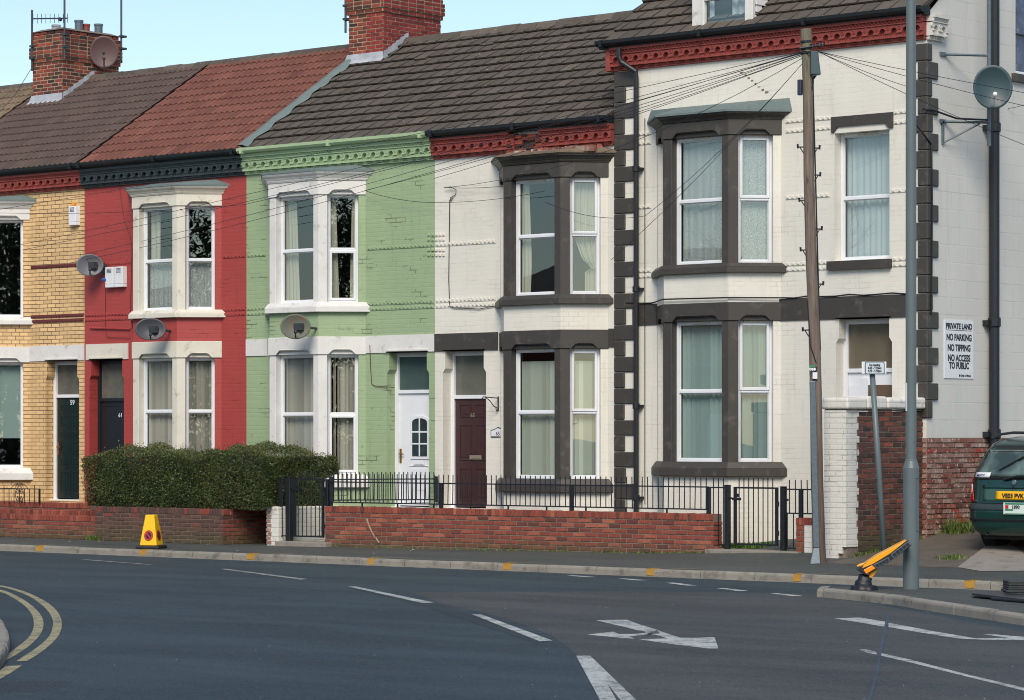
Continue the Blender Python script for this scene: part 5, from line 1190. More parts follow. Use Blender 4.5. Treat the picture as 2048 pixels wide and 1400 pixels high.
for i in range(3): mb.tube([(x0+i*.11-.03,-1.42,.2),(x0+i*.11-.03,-1.42,ZZ(-1.14))], .0085, 6)
mb.box(x0-.06, x0+.26, -1.426, -1.414, .2, .22); tag(mb.build('railing', M['black_iron'], loc=(x0,-1.42,.2)), 'three low black bars right of the right gate post', 'railing', 'black railings and gates')
# scrolled iron railing at the far left
sr = thing('scroll_railing', 'low wrought iron railing with scrolls in front of the yellow house', 'railing', (FX(40,-.9),-.9,.6)); fr = frame((0,-.95),(1,0)); mb = MB()
z1 = FZ(40,976.5,-.95)
mb.fbox(fr, FX(-30,-.95), FX(80,-.95), -.006, .006, z1-.015, z1)
for px in (8, 18, 28, 39, 49, 59, 69): a = FX(px,-.95); mb.tube([fr(a,0,.58), fr(a,0,z1+(.0 if px not in (8,69) else .06))], .008, 5)
a = FX(79,-.95); mb.fbox(fr, a-.014, a+.014, -.014, .014, .58, z1); mb.build('frame', M['black_iron'], sr)
mb = MB()
def scroll(cx, cz, r0, s, turns=1.6, st=0):
    mb.tube([fr(cx+s*r0*(1-.75*k/20)*math.cos(st+turns*6.283*k/20), 0, cz+r0*(1-.75*k/20)*math.sin(st+turns*6.283*k/20)) for k in range(21)], .007, 4)
cx_ = FX(39,-.95)
for s in (-1, 1):
    scroll(cx_+s*.05, z1+.05, .05, s); scroll(cx_+s*.06, z1-.07, .055, s); scroll(cx_+s*.05, z1-.2, .05, s, st=1); mb.tube([fr(cx_+s*.06,0,z1+.09), fr(cx_+s*.14,0,z1+.07), fr(cx_+s*.24,0,z1+.0)], .007, 4); mb.tube([fr(cx_+s*.11,0,z1-.05),fr(cx_+s*.13,0,z1-.15),fr(cx_+s*.05,0,z1-.27)], .007, 4)
mb.build('scrollwork', M['black_iron'], sr)
# ================================================================== HEDGE
hx0, hx1, hy0, hy1, hz0, hz1 = FX(165,-1.85)+.1, FX(540,-1.85), -2.0, -.25, .60, 1.70
hg = thing('hedge', 'dense dark green clipped hedge growing over the planter wall', 'hedge', ((hx0+hx1)/2,(hy0+hy1)/2,hz0)); rnd = random.Random(5)
def hn(a, b): return .05*math.sin(a*2.1+b*1.3)+.045*math.sin(a*4.7-b*2.9+1)+.03*math.sin(a*9.1+b*7.7+2)
vs, fs, ts = [], [], []
mb = MB()
def ztop(x): return hz1-.13-.05*max(0,(hx0+1.2-x))**1.5*1.6+.04*math.sin(x*1.9)+.03*math.sin(x*5.3+1)-.12*max(0,x-hx1+.5)
for i in range(105000):
    f = rnd.random()
    if f < .36: x = rnd.uniform(hx0,hx1); z = rnd.uniform(hz0,ztop(x)); y = hy0+hn(x,z)+.08; nrm = (0,-1,0)
    elif f < .60: x = rnd.uniform(hx0,hx1); y = rnd.uniform(hy0,hy1); z = ztop(x)+hn(x,y); nrm = (0,0,1)
    elif f < .92: y = rnd.uniform(hy0,hy1); z = rnd.uniform(hz0+.04,ztop(hx1)); x = hx1+hn(y,z)-.03; nrm = (1,0,0)
    else: y = rnd.uniform(hy0,hy1); z = rnd.uniform(hz0,ztop(hx0)); x = hx0+hn(y,z)+.06; nrm = (-1,0,0)
    # round the edges
    n_ = Vector(nrm); d = abs(rnd.gauss(0,.055)); p = Vector((x,y,z))-n_*(d-.02)
    e = max(0, min(1,(p.z-(hz1-.28))/.25)); p.y += e*e*.1*(1 if p.y < -1.2 else -1); p.x += e*e*(.12 if p.x < hx0+.5 else (-.1 if p.x > hx1-.3 else 0))
    e0 = max(0,(hz0+.2-p.z)/.2); p.y += e0*.06
    if rnd.random() < .012 and nrm == (0,0,1): p.z += rnd.uniform(.03,.12)
    dirv = (n_*.7+Vector((rnd.gauss(0,1),rnd.gauss(0,1),rnd.gauss(0,.8)+.3))).normalized(); sd_ = dirv.cross(Vector((rnd.gauss(0,1),rnd.gauss(0,1),rnd.gauss(0,1)))).normalized()
    L_ = rnd.uniform(.014,.034); w_ = L_*.36; k = len(vs)
    vs += [p, p+dirv*L_*.5+sd_*w_, p+dirv*L_, p+dirv*L_*.5-sd_*w_]; fs.append((k,k+1,k+2,k+3))
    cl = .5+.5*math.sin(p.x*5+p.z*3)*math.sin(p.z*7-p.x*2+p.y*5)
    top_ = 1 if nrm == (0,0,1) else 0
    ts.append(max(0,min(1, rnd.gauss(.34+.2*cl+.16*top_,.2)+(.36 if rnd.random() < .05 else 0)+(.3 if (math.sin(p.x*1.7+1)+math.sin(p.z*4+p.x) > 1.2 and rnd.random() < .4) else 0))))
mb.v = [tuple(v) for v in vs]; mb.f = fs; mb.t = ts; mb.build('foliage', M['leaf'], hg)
# woody shoots sticking out at the right end and on top, dark core
mb = MB()
for i in range(240):
    if i < 150: x = rnd.uniform(hx0+.1,hx1-.1); y = rnd.uniform(hy0+.05,hy1); b = Vector((x,y,ztop(x)-.15)); tp = b+Vector((rnd.gauss(0,.05),rnd.gauss(0,.05),rnd.uniform(.15,.25)))
    else: y = rnd.uniform(hy0,hy1); z = rnd.uniform(hz0,hz1-.2); b = Vector((hx1-.2,y,z)); tp = b+Vector((rnd.uniform(.18,.3),rnd.gauss(0,.05),rnd.uniform(0,.15)))
    mb.tube([b, (b+tp)/2+Vector((rnd.gauss(0,.01),rnd.gauss(0,.01),0)), tp], .0035, 4)
for i in range(40):
    x = rnd.uniform(hx0+.1,XH1-.3); y = rnd.uniform(hy0+.15,hy1); mb.tube([(x,y,.3),(x+rnd.gauss(0,.08),y+rnd.gauss(0,.05),.8)], .012, 5)
mb.build('stems', plain('twig_brown', rgb((78,60,44)), .9, .2, 20), hg, kind='stuff')
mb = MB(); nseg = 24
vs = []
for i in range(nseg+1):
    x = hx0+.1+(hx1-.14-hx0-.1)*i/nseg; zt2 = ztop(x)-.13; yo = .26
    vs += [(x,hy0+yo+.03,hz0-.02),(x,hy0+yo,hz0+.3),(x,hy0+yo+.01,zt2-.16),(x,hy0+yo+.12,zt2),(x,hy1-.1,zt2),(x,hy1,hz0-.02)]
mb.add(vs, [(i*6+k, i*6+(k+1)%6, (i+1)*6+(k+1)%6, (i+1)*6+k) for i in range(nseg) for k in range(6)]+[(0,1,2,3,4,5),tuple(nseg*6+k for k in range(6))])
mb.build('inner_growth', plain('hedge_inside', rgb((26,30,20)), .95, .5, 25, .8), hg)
# ================================================================== TELEGRAPH POLE
m = NT('weathered_pole_wood'); wv = m.noise(3, 8, .75, m.pos(9,9,.5)); c_ = m.mix(m.rng(wv,.3,.7), rgb((82,68,60)), rgb((138,124,112)))
c_ = m.mix(m.rng(m.noise(5, 6, .7, m.pos(4,4,.3)),.6,.68,0,.8), c_, rgb((48,40,36))); gq_ = m.n('ShaderNodeNewGeometry'); xx = m.n('ShaderNodeSeparateXYZ'); m.l(gq_.outputs['Position'], xx.inputs[0])
c_ = m.mix(m.rng(xx.outputs[2], 6.4, 7.3, 0, .45), c_, rgb((112,118,90))); c_ = m.mix(m.rng(xx.outputs[2], 2.6, 1.4, 0, .5), c_, rgb((78,60,52)))
m.col(c_); m.rough(.9); m.bump(wv, .8, .02); M['pole_wood'] = m.m
pb_ = G(1640,1128,.05); pd = (pb_-CAM).dot(Vector((-SZ,SX,0))); pt_ = P3(1611,58,pd)
tp = thing('telegraph_pole', 'leaning weathered wooden telegraph pole with step irons and wires at its top', 'telegraph pole', tuple(pb_))
RV = Vector((SX,SZ,0)); TC = Vector((SZ,-SX,0))
def pp_(py): t_ = (1128-py)/(1128-58); return pb_+(pt_-pb_)*t_
mb = MB(); pts = [pp_(y)+RV*(.012*math.sin(y*.011)) for y in (1140,1100,950,800,650,500,350,200,100,58)]; mb.tube(pts, [.092,.09,.087,.084,.082,.079,.076,.073,.076,.078], 16); mb.build('pole', M['pole_wood'], tp, smooth=False)
for py, s in ((294,-1),(401,-1),(500,-1),(296,1),(350,1),(458,1),(568,1),(660,-1)):
    mb = MB(); q = pp_(py); mb.tube([q+RV*s*.07, q+RV*s*.15, q+RV*s*.15+Vector((0,0,.035))], .011, 6); mb.tube([q+RV*s*.07-Vector((0,0,.09)), q+RV*s*.125], .008, 5); mb.tube([q+RV*s*.15-Vector((0,0,.02)), q+RV*s*.155+Vector((0,0,.04))], .016, 6)
    mb.build('step_iron', M['black_iron'], tp)
mb = MB(); a = pp_(762)-RV*.045+TC*.07; b = pp_(1095)-RV*.055+TC*.08
def guard(mb, a, b, w_, d_): mb.add([a-RV*w_,a+RV*w_,a+RV*w_+TC*d_,a-RV*w_+TC*d_,b-RV*w_,b+RV*w_,b+RV*w_+TC*d_,b-RV*w_+TC*d_],[(0,1,2,3),(7,6,5,4),(0,4,5,1),(1,5,6,2),(2,6,7,3),(3,7,4,0)])
guard(mb, b, a, .043, .035); c = pp_(1128)-RV*.07+TC*.09; c.z = pb_.z; mb.add([b-RV*.043,b+RV*.043,b+RV*.043+TC*.035,b-RV*.043+TC*.035,c-RV*.09,c+RV*.06,c+RV*.06+TC*.08,c-RV*.09+TC*.08],[(0,1,2,3),(7,6,5,4),(0,4,5,1),(1,5,6,2),(2,6,7,3),(3,7,4,0)])
bevel(mb.build('cable_guard', M['galv'], tp), .01, 2)
mb = MB(); q = P3(1627,104,pd-.02); q2 = P3(1629.5,151,pd-.02); mb.add([q-RV*.055,q+RV*.055,q+RV*.055+TC*.1,q-RV*.05+TC*.1,q2-RV*.075,q2+RV*.075,q2+RV*.075+TC*.12,q2-RV*.07+TC*.12],[(0,1,2,3),(7,6,5,4),(0,4,5,1),(1,5,6,2),(2,6,7,3),(3,7,4,0)])
bevel(mb.build('junction_box', dt, tp), .012, 2)
mb = MB(); q = P3(1600,175,pd-.02); mb.box(q.x-.03,q.x+.03,q.y-.03,q.y+.03,q.z-.11,q.z+.11); bevel(mb.build('small_box', plain('navy_plastic', rgb((44,52,72)), .4, .05), tp), .008, 1)
mb = MB()
for py in (86,100,108): q = pp_(py); mb.lathe(q, pt_-pb_, [(.084,0),(.09,.006),(.09,.022),(.084,.03)], 16)
q = P3(1618,98,pd); mb.tube([q-RV*.14+TC*.09, q+RV*.2+TC*.09+Vector((0,0,.04))], .014, 6)
for k in range(5): mb.lathe(q+RV*(.02+.045*k)+TC*.09+Vector((0,0,.01+.008*k)), (0,0,1), [(.016,0),(.022,.01),(.014,.03),(.02,.045)], 8)
for k in range(4): a = P3(1627+k*2,151,pd-.05); mb.tube([a, a+Vector((0,0,-.12))-RV*.03*k, a+Vector((0,0,-.32))-RV*(.06+.02*k), pp_(230)+RV*.075], .008, 5)
mb.build('fixings', M['black_iron'], tp)
mb = MB(); mb.tube([pp_(y)+RV*.082+TC*.02 for y in (155,250,350,450,550,640,700)]+[pp_(745)+TC*.09, pp_(765)-RV*.04+TC*.09], .012, 6); mb.tube([pp_(600)-RV*.08+TC*.03, pp_(690)-RV*.06+TC*.07, pp_(720)+TC*.09, pp_(752)+RV*.08+TC*.03, pp_(790)+RV*.085], .007, 5); mb.build('pole_cable', M['black_iron'], tp)
tgm = {}
def tagp(px, py, w_, h_, mat, nm):
    q = P3(px,py,pd-.12); mb = MB(); mb.add([q-RV*w_-Vector((0,0,h_)),q+RV*w_-Vector((0,0,h_)),q+RV*w_+Vector((0,0,h_)),q-RV*w_+Vector((0,0,h_)),q-RV*w_-Vector((0,0,h_))-TC*.01,q+RV*w_-Vector((0,0,h_))-TC*.01,q+RV*w_+Vector((0,0,h_))-TC*.01,q-RV*w_+Vector((0,0,h_))-TC*.01],[(0,1,2,3),(7,6,5,4),(0,4,5,1),(1,5,6,2),(2,6,7,3),(3,7,4,0)]); return mb.build(nm, mat, tp)
gp = plain('green_plastic', rgb((40,130,100)), .4, .05)
tagp(1624.5,732.5,.037,.017,gp,'green_tag'); tagp(1630,751,.033,.045,M['upvc'],'white_tag')
for k in range(3):
    q = P3(1621+k*4,738.5,pd-.12); mb = MB(); mb.lathe(q, TC, [(.019,0),(.019,.006)], 12); mb.build('number_disc', M['upvc'], tp)
text('1', .03, ink, tp, TM(P3(1621,740,pd-.13)-Vector((0,0,0)), RV, TC), 'number')
# ------------------------------------------------------------------ overhead wires
def wire(pts, label, r=.0042, sag=.0, grp='telephone wires fanning from the pole'):
    P = [Vector(p) for p in pts]; out = []
    for a, b in zip(P, P[1:]):
        for k in range(12): t_ = k/12; q = a.lerp(b, t_); q.z -= sag*4*t_*(1-t_); out.append(q)
    out.append(P[-1]); mb = MB(); mb.tube(out, r, 5); tag(mb.build('telephone_wire', M['black_iron'], loc=tuple(P[0])), label, 'wire', grp)
def FP(px, py, Y=-.12): return Vector((FX(px,Y), Y, FZ(px,py,Y)))
TP = lambda k: P3(1612+k*1.5, 102+k*1.6, pd-.1)
wire([TP(0), FP(-60,428,-.6)], 'uppermost long wire crossing the green bay cornice to the far left', sag=.12)
wire([TP(0), FP(490,409,-.5), FP(-60,424,-.6)], 'wire crossing the green house and turning level over the red bay lintel', sag=.08)
wire([TP(1), FP(30,492,-.3)], 'wire ending at the top right of the yellow house bay', sag=.1)
wire([TP(1), FP(44,500,-.3)], 'wire just below that ends at the yellow house bay frame', sag=.16)
wire([TP(2), FP(172,508,-.25), FP(160,505,-.1)], 'wire ending on the red house wall just above the left dish', sag=.14)
wire([TP(2), FP(140,526,-.25)], 'lowest long wire ending behind the grey dish on the left', sag=.2)
wire([TP(3), FP(868,357,-.08)], 'wire to the hook at the top of the green and cream boundary', sag=.06)
wire([TP(3), FP(730,381,-.15)], 'wire to the right end of the green bay lintel', sag=.1)
wire([TP(4), FP(893,375,-.08)], 'wire to the hook high on the cream wall left of its bay', sag=.35)
wire([TP(5), FP(1222,520,-.06)], 'steep wire dropping to the wall beside the dark quoins', sag=.1)
wire([TP(5), FP(1290,432,-.5), FP(1090,404,-.8)], 'slack wire dropping past the drainpipe to the cream bay', sag=.12)
wire([FP(729,381,-.15), FP(868,405,-.15), FP(1090,382,-.75)], 'slack wire drooping between the green bay and the cream bay', sag=.05)
wire([FP(893,375,-.05), FP(1008,372,-.1)], 'short level wire between the hook and the cream bay lintel', sag=.02)
TR = P3(1636,103,pd-.08)
wire([TR, P3(2120,198,pd+1.5)], 'highest wire running right over the big slate blue dish', sag=.02)
wire([TR, P3(2120,228,pd+1.5)], 'second wire running right across the middle of the big dish', sag=.03)
wire([TR, P3(1955,209,pd+3.5), P3(2060,205,pd+3.5)], 'wire running right to the foot of the big dish', sag=.08)
wire([TR, P3(2120,318,pd+1.5)], 'lowest wire running right below the big dish', sag=.05)
cw = MB(); f = lambda px,py,b=.02: (FX(px), -b, FZ(px,py))
cw.tube([f(893,376,.06), f(905,374,.05), f(915,380,.03), f(912,390), f(902,396), f(903,402), f(908,396), f(901,400), f(900,480), f(899,560), f(901,612), f(908,616), f(960,618), f(1003,610)], .007, 5)
tag(cw.build('wall_cable', M['black_iron'], loc=f(900,480)), 'thin black cable hanging down the cream wall left of the bay', 'cable')
cw = MB(); cw.tube([f(240,372), f(245,410), f(250,440), f(262,475), f(266,495,.03), f(264,560), f(262,625), f(266,655)], .006, 5); cw.tube([f(213,560), f(212,660), f(216,675), f(262,676)], .005, 4)
tag(cw.build('wall_cable', M['terra_dark'], loc=f(250,440)), 'dark cable running down the red wall beside its bay window', 'cable')
cw = MB(); cw.tube([f(742,690,.03), f(743,740), f(745,768), f(752,772), f(790,775)], .006, 5); tag(cw.build('wall_cable', M['terra_dark'], loc=f(743,740)), 'thin cable from the white band across the green wall to the door', 'cable')
cw = MB(); cw.tube([f(182,656,.03), f(262,658,.03)], .014, 6); tag(cw.build('wall_pipe', M['red'], loc=f(220,657)), 'short horizontal pipe painted red on the red house', 'pipe')
# ================================================================== LAMP POST
lb = G(1822,1178,0); ld = (lb-CAM).dot(Vector((-SZ,SX,0))); S_ = 5839/ld
lp = thing('lamp_post', 'tall grey painted street lamp column standing on the traffic island', 'lamp post', tuple(lb))
z1 = EYE+(HY-960)/S_; z2 = EYE+(HY-922)/S_; r1_, r2_ = 16.2/S_, 10.8/S_
zb1 = EYE+(HY-936)/S_
mb = MB(); mb.lathe(lb, (0,0,1), [(r1_,-.02),(r1_,zb1),(r2_*1.12,z2-.0),(r2_*1.1,z2+.015),(r2_,z2+.02),(r2_*.98,5.5),(r2_*.8,8.0)], 32); mb.build('column', M['lamp_grey'], lp, smooth=False)
mb = MB()
dz0, dz1_ = EYE+(HY-1062)/S_, EYE+(HY-957)/S_; ang0 = math.atan2(TC.y, TC.x)
for da0, da1 in ((.5,.53),(1.28,1.31)): mb.add([lb+Vector((math.cos(ang0+da)*(r1_+.003), math.sin(ang0+da)*(r1_+.003), z)) for da,z in ((da0,dz0),(da1,dz0),(da1,dz1_),(da0,dz1_))],[(0,1,2,3)])
for z in (dz0,dz1_):
    for k in range(8): a0 = .5+.8*k/8; a1_ = .5+.8*(k+1)/8; mb.add([lb+Vector((math.cos(ang0+a)*(r1_+.003), math.sin(ang0+a)*(r1_+.003), zz)) for a,zz in ((a0,z),(a1_,z),(a1_,z+.006),(a0,z+.006))],[(0,1,2,3)])
for z in (dz0+.06, dz1_-.06): q = lb+Vector((math.cos(ang0+1.22)*(r1_), math.sin(ang0+1.22)*(r1_), z)); mb.lathe(q, q-lb-Vector((0,0,q.z)), [(.009,-.01),(.009,.006)], 8)
mb.build('access_door', M['galv_dark'], lp)
mb = MB(); sz0, sz1 = EYE+(HY-822)/S_, EYE+(HY-766)/S_
for k in range(4): a0 = -1.5+.16*k; mb.add([lb+Vector((math.cos(ang0+a)*(r2_+.003), math.sin(ang0+a)*(r2_+.003), zz)) for a,zz in ((a0,sz0),(a0+.16,sz0),(a0+.16,sz1),(a0,sz1))],[(0,1,2,3)])
mb.build('sticker', M['upvc'], lp)
mb = MB(); mb.tube([lb+Vector((0,0,7.95)), lb+Vector((0,-.3,8.4)), lb+Vector((0,-1.2,8.6))], .035, 8); mb.build('arm', M['lamp_grey'], lp)
mb = MB(); q = lb+Vector((0,-1.5,8.6)); mb.prism([(q.x-.1,q.y-.35),(q.x+.1,q.y-.35),(q.x+.14,q.y+.3),(q.x-.14,q.y+.3)], 8.55, 8.68); bevel(mb.build('lantern', M['lamp_grey'], lp), .03, 2)
# ================================================================== NO LOADING SIGN
sb = G(1770,1132,.05); sdp = (sb-CAM).dot(Vector((-SZ,SX,0))); tpx = P3(1744,732,sdp)
ns = thing('parking_sign', 'small no loading times plate on a leaning grey pole', 'sign', tuple(sb)); mb = MB(); mb.tube([sb, sb.lerp(tpx,.5), tpx+TC*-.03], [.040,.039,.038], 16); mb.build('pole', M['lamp_grey'], ns, smooth=True)
def plate(cx, cy, w_, h_, off, mat, nm, rad=.02, par=ns, t=.004):
    c = P3(cx,cy,sdp-off); w_/=2; h_/=2; pts = []
    for (sx_,sy_,a0) in ((1,-1,-90),(1,1,0),(-1,1,90),(-1,-1,180)):
        for k in range(4): a = R(a0+k*30); pts.append(c+RV*(sx_*(w_-rad)+rad*math.cos(a))+Vector((0,0,1))*(sy_*(h_-rad)+rad*math.sin(a)))
    n = len(pts); mb = MB(); mb.add(pts+[p+TC*t for p in pts], [tuple(range(n))[::-1], tuple(range(n,2*n))]+[(i,(i+1)%n,(i+1)%n+n,i+n) for i in range(n)]); return mb.build(nm, mat, par)
plate(1748,735.2,.34,.165,.02,M['upvc'],'back_plate',.004)
plate(1749.5,736,.27,.172,.05,dt,'plate_border'); plate(1749.5,736,.25,.152,.054,plain('sign_grey_white', rgb((196,208,214)), .5, .03),'plate_face',.016)
for s, dy in (('No loading',.03),('8.00 - 9.30am',-.012),('4.30 - 6.30pm',-.053)):
    text(s, .042, ink, ns, TM(P3(1749.5,736,sdp-.063)+Vector((0,0,dy)), RV, TC), 'lettering', .0015, .8)
# ================================================================== KNOCKED OVER BOLLARD
bb_ = G(1735,1176,0); bd_ = (bb_-CAM).dot(Vector((-SZ,SX,0)))
bo = thing('traffic_bollard', 'knocked over yellow and black keep left bollard leaning on the lamp column', 'bollard', tuple(bb_))
BQ = lambda x, y, o=0.0: P3(1690+x/10.77, 1060+y/10.77, ld-.34)+TC*o
def slab(pts, o0, o1, mat, nm, bev=.006):
    n = len(pts); mb = MB(); mb.add([BQ(x,y,o0) for x,y in pts]+[BQ(x,y,o1) for x,y in pts], [tuple(range(n))[::-1], tuple(range(n,2*n))]+[(i,(i+1)%n,(i+1)%n+n,i+n) for i in range(n)]); o = fixn(mb.build(nm, mat, bo)); return bevel(o, bev, 2)
bkp = plain('black_plastic', rgb((34,36,44)), .35, .1, 12); yel = plain('yellow_bollard_plastic', rgb((236,160,10)), .35, .06, 6, dirt=(rgb((150,112,40)), 9, .66, .5)); org = plain('amber_reflector', rgb((240,140,20)), .25, .05)
slab([(270,850),(330,780),(480,700),(720,560),(1310,235),(1352,205),(1440,325),(1020,640),(700,830),(440,968)], -.21, .0, bkp, 'casing')
slab([(362,830),(400,760),(490,685),(700,545),(1290,238),(1345,212),(1200,330),(955,518),(600,732)], -.22, .008, yel, 'yellow_cover')
slab([(395,862),(585,757),(658,826),(455,948)], .0, .012, org, 'reflector')
def panel_(poly, cells, nm):
    slab(poly, 0, .008, M['galv'], nm, .001); (a,b,c,d) = poly
    L_ = lambda p,q,t: (p[0]+(q[0]-p[0])*t, p[1]+(q[1]-p[1])*t)
    for k in range(cells):
        t0, t1 = .04+.92*k/cells+.012, .04+.92*(k+1)/cells-.012
        q0, q1, q2, q3 = L_(a,b,t0), L_(a,b,t1), L_(d,c,t1), L_(d,c,t0)
        slab([L_(q0,q3,.12), L_(q1,q2,.12), L_(q1,q2,.88), L_(q0,q3,.88)], .008, .012, bkp, 'panel_cell', .001)
panel_([(985,522),(1362,238),(1425,310),(1042,612)], 5, 'solar_panel'); panel_([(616,746),(930,588),(965,660),(690,832)], 4, 'solar_panel')
slab([(520,1025),(560,920),(740,850),(700,900),(640,985),(575,1040)], -.2, -.06, yel, 'lower_cover')
slab([(262,775),(330,735),(450,700),(400,765),(280,800)], -.1, -.02, yel, 'lower_cover')
mb = MB(); rnd = random.Random(9)
n = 20; rings = []
for (cx_, cy_, rx_, h_) in ((430,1235,285,0),(430,1215,270,.02),(420,1190,175,.04),(430,1120,165,.09),(450,1060,150,.14),(440,1000,120,.2),(400,960,80,.25)):
    c = BQ(cx_, cy_, -.1); ring = []
    for k in range(n): a = 6.2832*k/n; rr = rx_/10.77/(5839/bd_)*(1+.12*math.sin(k*2.3+h_*40)+rnd.uniform(-.05,.05)); ring.append(c+RV*math.cos(a)*rr+TC*math.sin(a)*rr*.8)
    for q in ring: q.z = max(.002, c.z) if h_ else .002
    rings += ring
m_ = len(rings)//n; mb.add(rings, [(i*n+k, i*n+(k+1)%n, (i+1)*n+(k+1)%n, (i+1)*n+k) for i in range(m_-1) for k in range(n)]+[tuple((m_-1)*n+k for k in range(n))]); mb.build('rubber_base', M['black_iron'], bo, smooth=True)
# ================================================================== NO WAITING CONE
cbp = G(303,1097,0); cd_ = (cbp-CAM).dot(Vector((-SZ,SX,0))); cn = thing('traffic_cone', 'yellow four sided no waiting cone on the pavement by the hedge wall', 'cone', tuple(cbp))
an = math.atan2(TC.y, TC.x)-R(15)+R(0); nF = Vector((math.cos(an), math.sin(an), 0)); rF = Vector((-nF.y, nF.x, 0))
cc_ = cbp-nF*.0
def sq(h, z): return [cc_+rF*a*h+nF*b*h+Vector((0,0,z)) for a,b in ((-1,1),(1,1),(1,-1),(-1,-1))]
def frust(levels, mat, nm, par, bv=.01):
    mb = MB(); vs = []
    for h, z in levels: vs += sq(h, z)
    m_ = len(levels); mb.add(vs, [(3,2,1,0)]+[(i*4+k, i*4+(k+1)%4, (i+1)*4+(k+1)%4, (i+1)*4+k) for i in range(m_-1) for k in range(4)]+[tuple((m_-1)*4+k for k in range(4))]); return bevel(mb.build(nm, mat, par), bv, 2)
frust([(.20,0),(.20,.035),(.185,.05),(.16,.055)], M['black_iron'], 'base', cn); frust([(.150,.055),(.148,.07),(.077,.555)], plain('cone_yellow', rgb((238,186,14)), .4, .05, 6, dirt=(rgb((150,120,40)), 9, .68, .5)), 'body', cn)
redp = plain('sign_red', rgb((200,40,36)), .4, .03)
for nn, rr in ((nF, rF), (rF, -nF)):
    sl_v = (Vector((0,0,.485))-nn*.071).normalized(); nv = rr.cross(sl_v).normalized(); nv = nv if nv.dot(nn) > 0 else -nv
    c = cc_+nn*(.148-.071*.30+.002)+Vector((0,0,.07+.485*.30))
    for r0, o_, mt, nm in ((.078,.001,ink,'roundel_border'),(.072,.003,redp,'roundel_ring'),(.05,.005,plain('roundel_blue', rgb((28,34,58)), .4, .03),'roundel_centre')):
        mb = MB(); mb.add([c+nv*o_+rr*r0*math.cos(6.2832*k/28)+sl_v*r0*1.12*math.sin(6.2832*k/28) for k in range(28)], [tuple(range(28))]); fixn(mb.build(nm, mt, cn))
    mb = MB(); d1 = (rr*-.7+sl_v*.8).normalized(); d2 = nv.cross(d1); mb.add([c+nv*.007+d1*a*.056+d2*b*.009 for a,b in ((-1,-1),(1,-1),(1,1),(-1,1))],[(0,1,2,3)]); mb.build('roundel_bar', redp, cn)
# ================================================================== THINGS AT THE RIGHT EDGE OF THE ISLAND
st = G(2015,1196,0); sk = thing('plate_stack', 'stack of flat black rubber base plates at the right end of the island', 'stack', tuple(st)); zz = 0.03; rnd = random.Random(6)
for k in range(6):
    h_ = rnd.uniform(.022,.036); o = rnd.uniform(-.02,.02); mb = MB(); c = st+RV*(.30+o)-TC*.2
    q = [c+RV*a*.3+TC*b*.2 for a,b in ((-1,-1),(1,-1),(1,1),(-1,1))]; mb.prism([(p.x,p.y) for p in q], zz, zz+h_-.003); bevel(mb.build('plate', plain('recycled_rubber', rgb((52,56,56)), .8, .2, 20) if k == 0 else bpy.data.materials['recycled_rubber'], sk), .006, 1); zz += h_
fs2 = thing('fallen_sign', 'dark flat sign board lying face down on the island beside the stacked plates', 'sign', tuple(G(1990,1200,0))); mb = MB()
a, b, c, d = G(1944,1196,0), G(2075,1209,0), G(2100,1202,0), G(1950,1191.5,.0)
mb.add([a+Vector((0,0,.03)),b+Vector((0,0,.01)),c+Vector((0,0,.01)),d+Vector((0,0,.05)),a+Vector((0,0,.055)),b+Vector((0,0,.04)),c+Vector((0,0,.045)),d+Vector((0,0,.075))],[(0,3,2,1),(4,5,6,7),(0,1,5,4),(1,2,6,5),(2,3,7,6),(3,0,4,7)]); mb.build('board', bkp, fs2)
mb = MB(); a = G(1984,1201,0); mb.tube([a+Vector((0,0,.02)), G(2080,1209,0)+Vector((0,0,.02))], .018, 8); mb.build('frame_tube', M['black_iron'], fs2)
# ================================================================== CAR
cr_y = -1.25; cxl = FX(1937, cr_y)-.2; cxc = cxl+.885; cz = rise(cxc, cr_y+.4)
car = thing('parked_car', 'dark green people carrier parked beside the gable, rear towards the road', 'car', (cxc, cr_y+2.1, cz))
paint = NT('dark_green_car_paint'); paint.col(rgb((22,60,54))); paint.b.inputs['Metallic'].default_value = .25; paint.rough(.28); paint.b.inputs['Coat Weight'].default_value = .6; paint.bump(paint.noise(1.5,2), .02, .02); paint = paint.m
cglass = glassmat('car_glass', (.35,.42,.40), 2.0, .08); trim = plain('car_trim_black', rgb((26,28,30)), .5, .1, 20)
def interp(tab, z):
    for (z0,v0),(z1,v1) in zip(tab, tab[1:]):
        if z <= z1: t = max(0,(z-z0)/(z1-z0)); t = t*t*(3-2*t) if False else t; return v0+(v1-v0)*t
    return tab[-1][1]
TW = [(.22,.74),(.3,.84),(.42,.872),(.60,.885),(.80,.88),(.98,.862),(1.12,.82),(1.38,.715),(1.50,.655),(1.56,.60),(1.60,.5)]
TR_ = [(.22,.12),(.3,.04),(.5,.0),(.62,.015),(.66,.05),(.98,.09),(1.05,.12),(1.40,.30),(1.50,.42),(1.57,.62),(1.60,.9)]
TF = [(.22,4.15),(.5,4.25),(.8,4.2),(.98,3.6),(1.05,3.1),(1.4,2.35),(1.56,1.95),(1.60,1.7)]
def cp(th, z, e=0.0):
    w_ = interp(TW,z)+e; yr_ = interp(TR_,z)-e; yf_ = interp(TF,z)+e; c, s = math.cos(th), math.sin(th); n = 2/6.5
    L_ = (yf_-yr_)/2
    return Vector((cxc+w_*math.copysign(abs(c)**n,c), cr_y+(yr_+yf_)/2+L_*math.copysign(abs(s)**n,s), cz+z))
def thx(xr, z, side=-1):    # parameter whose rear-surface point sits at lateral position xr (-1..1)
    c = math.copysign(abs(xr)**(6.5/2), xr); c = max(-1,min(1,c)); return -math.acos(c)
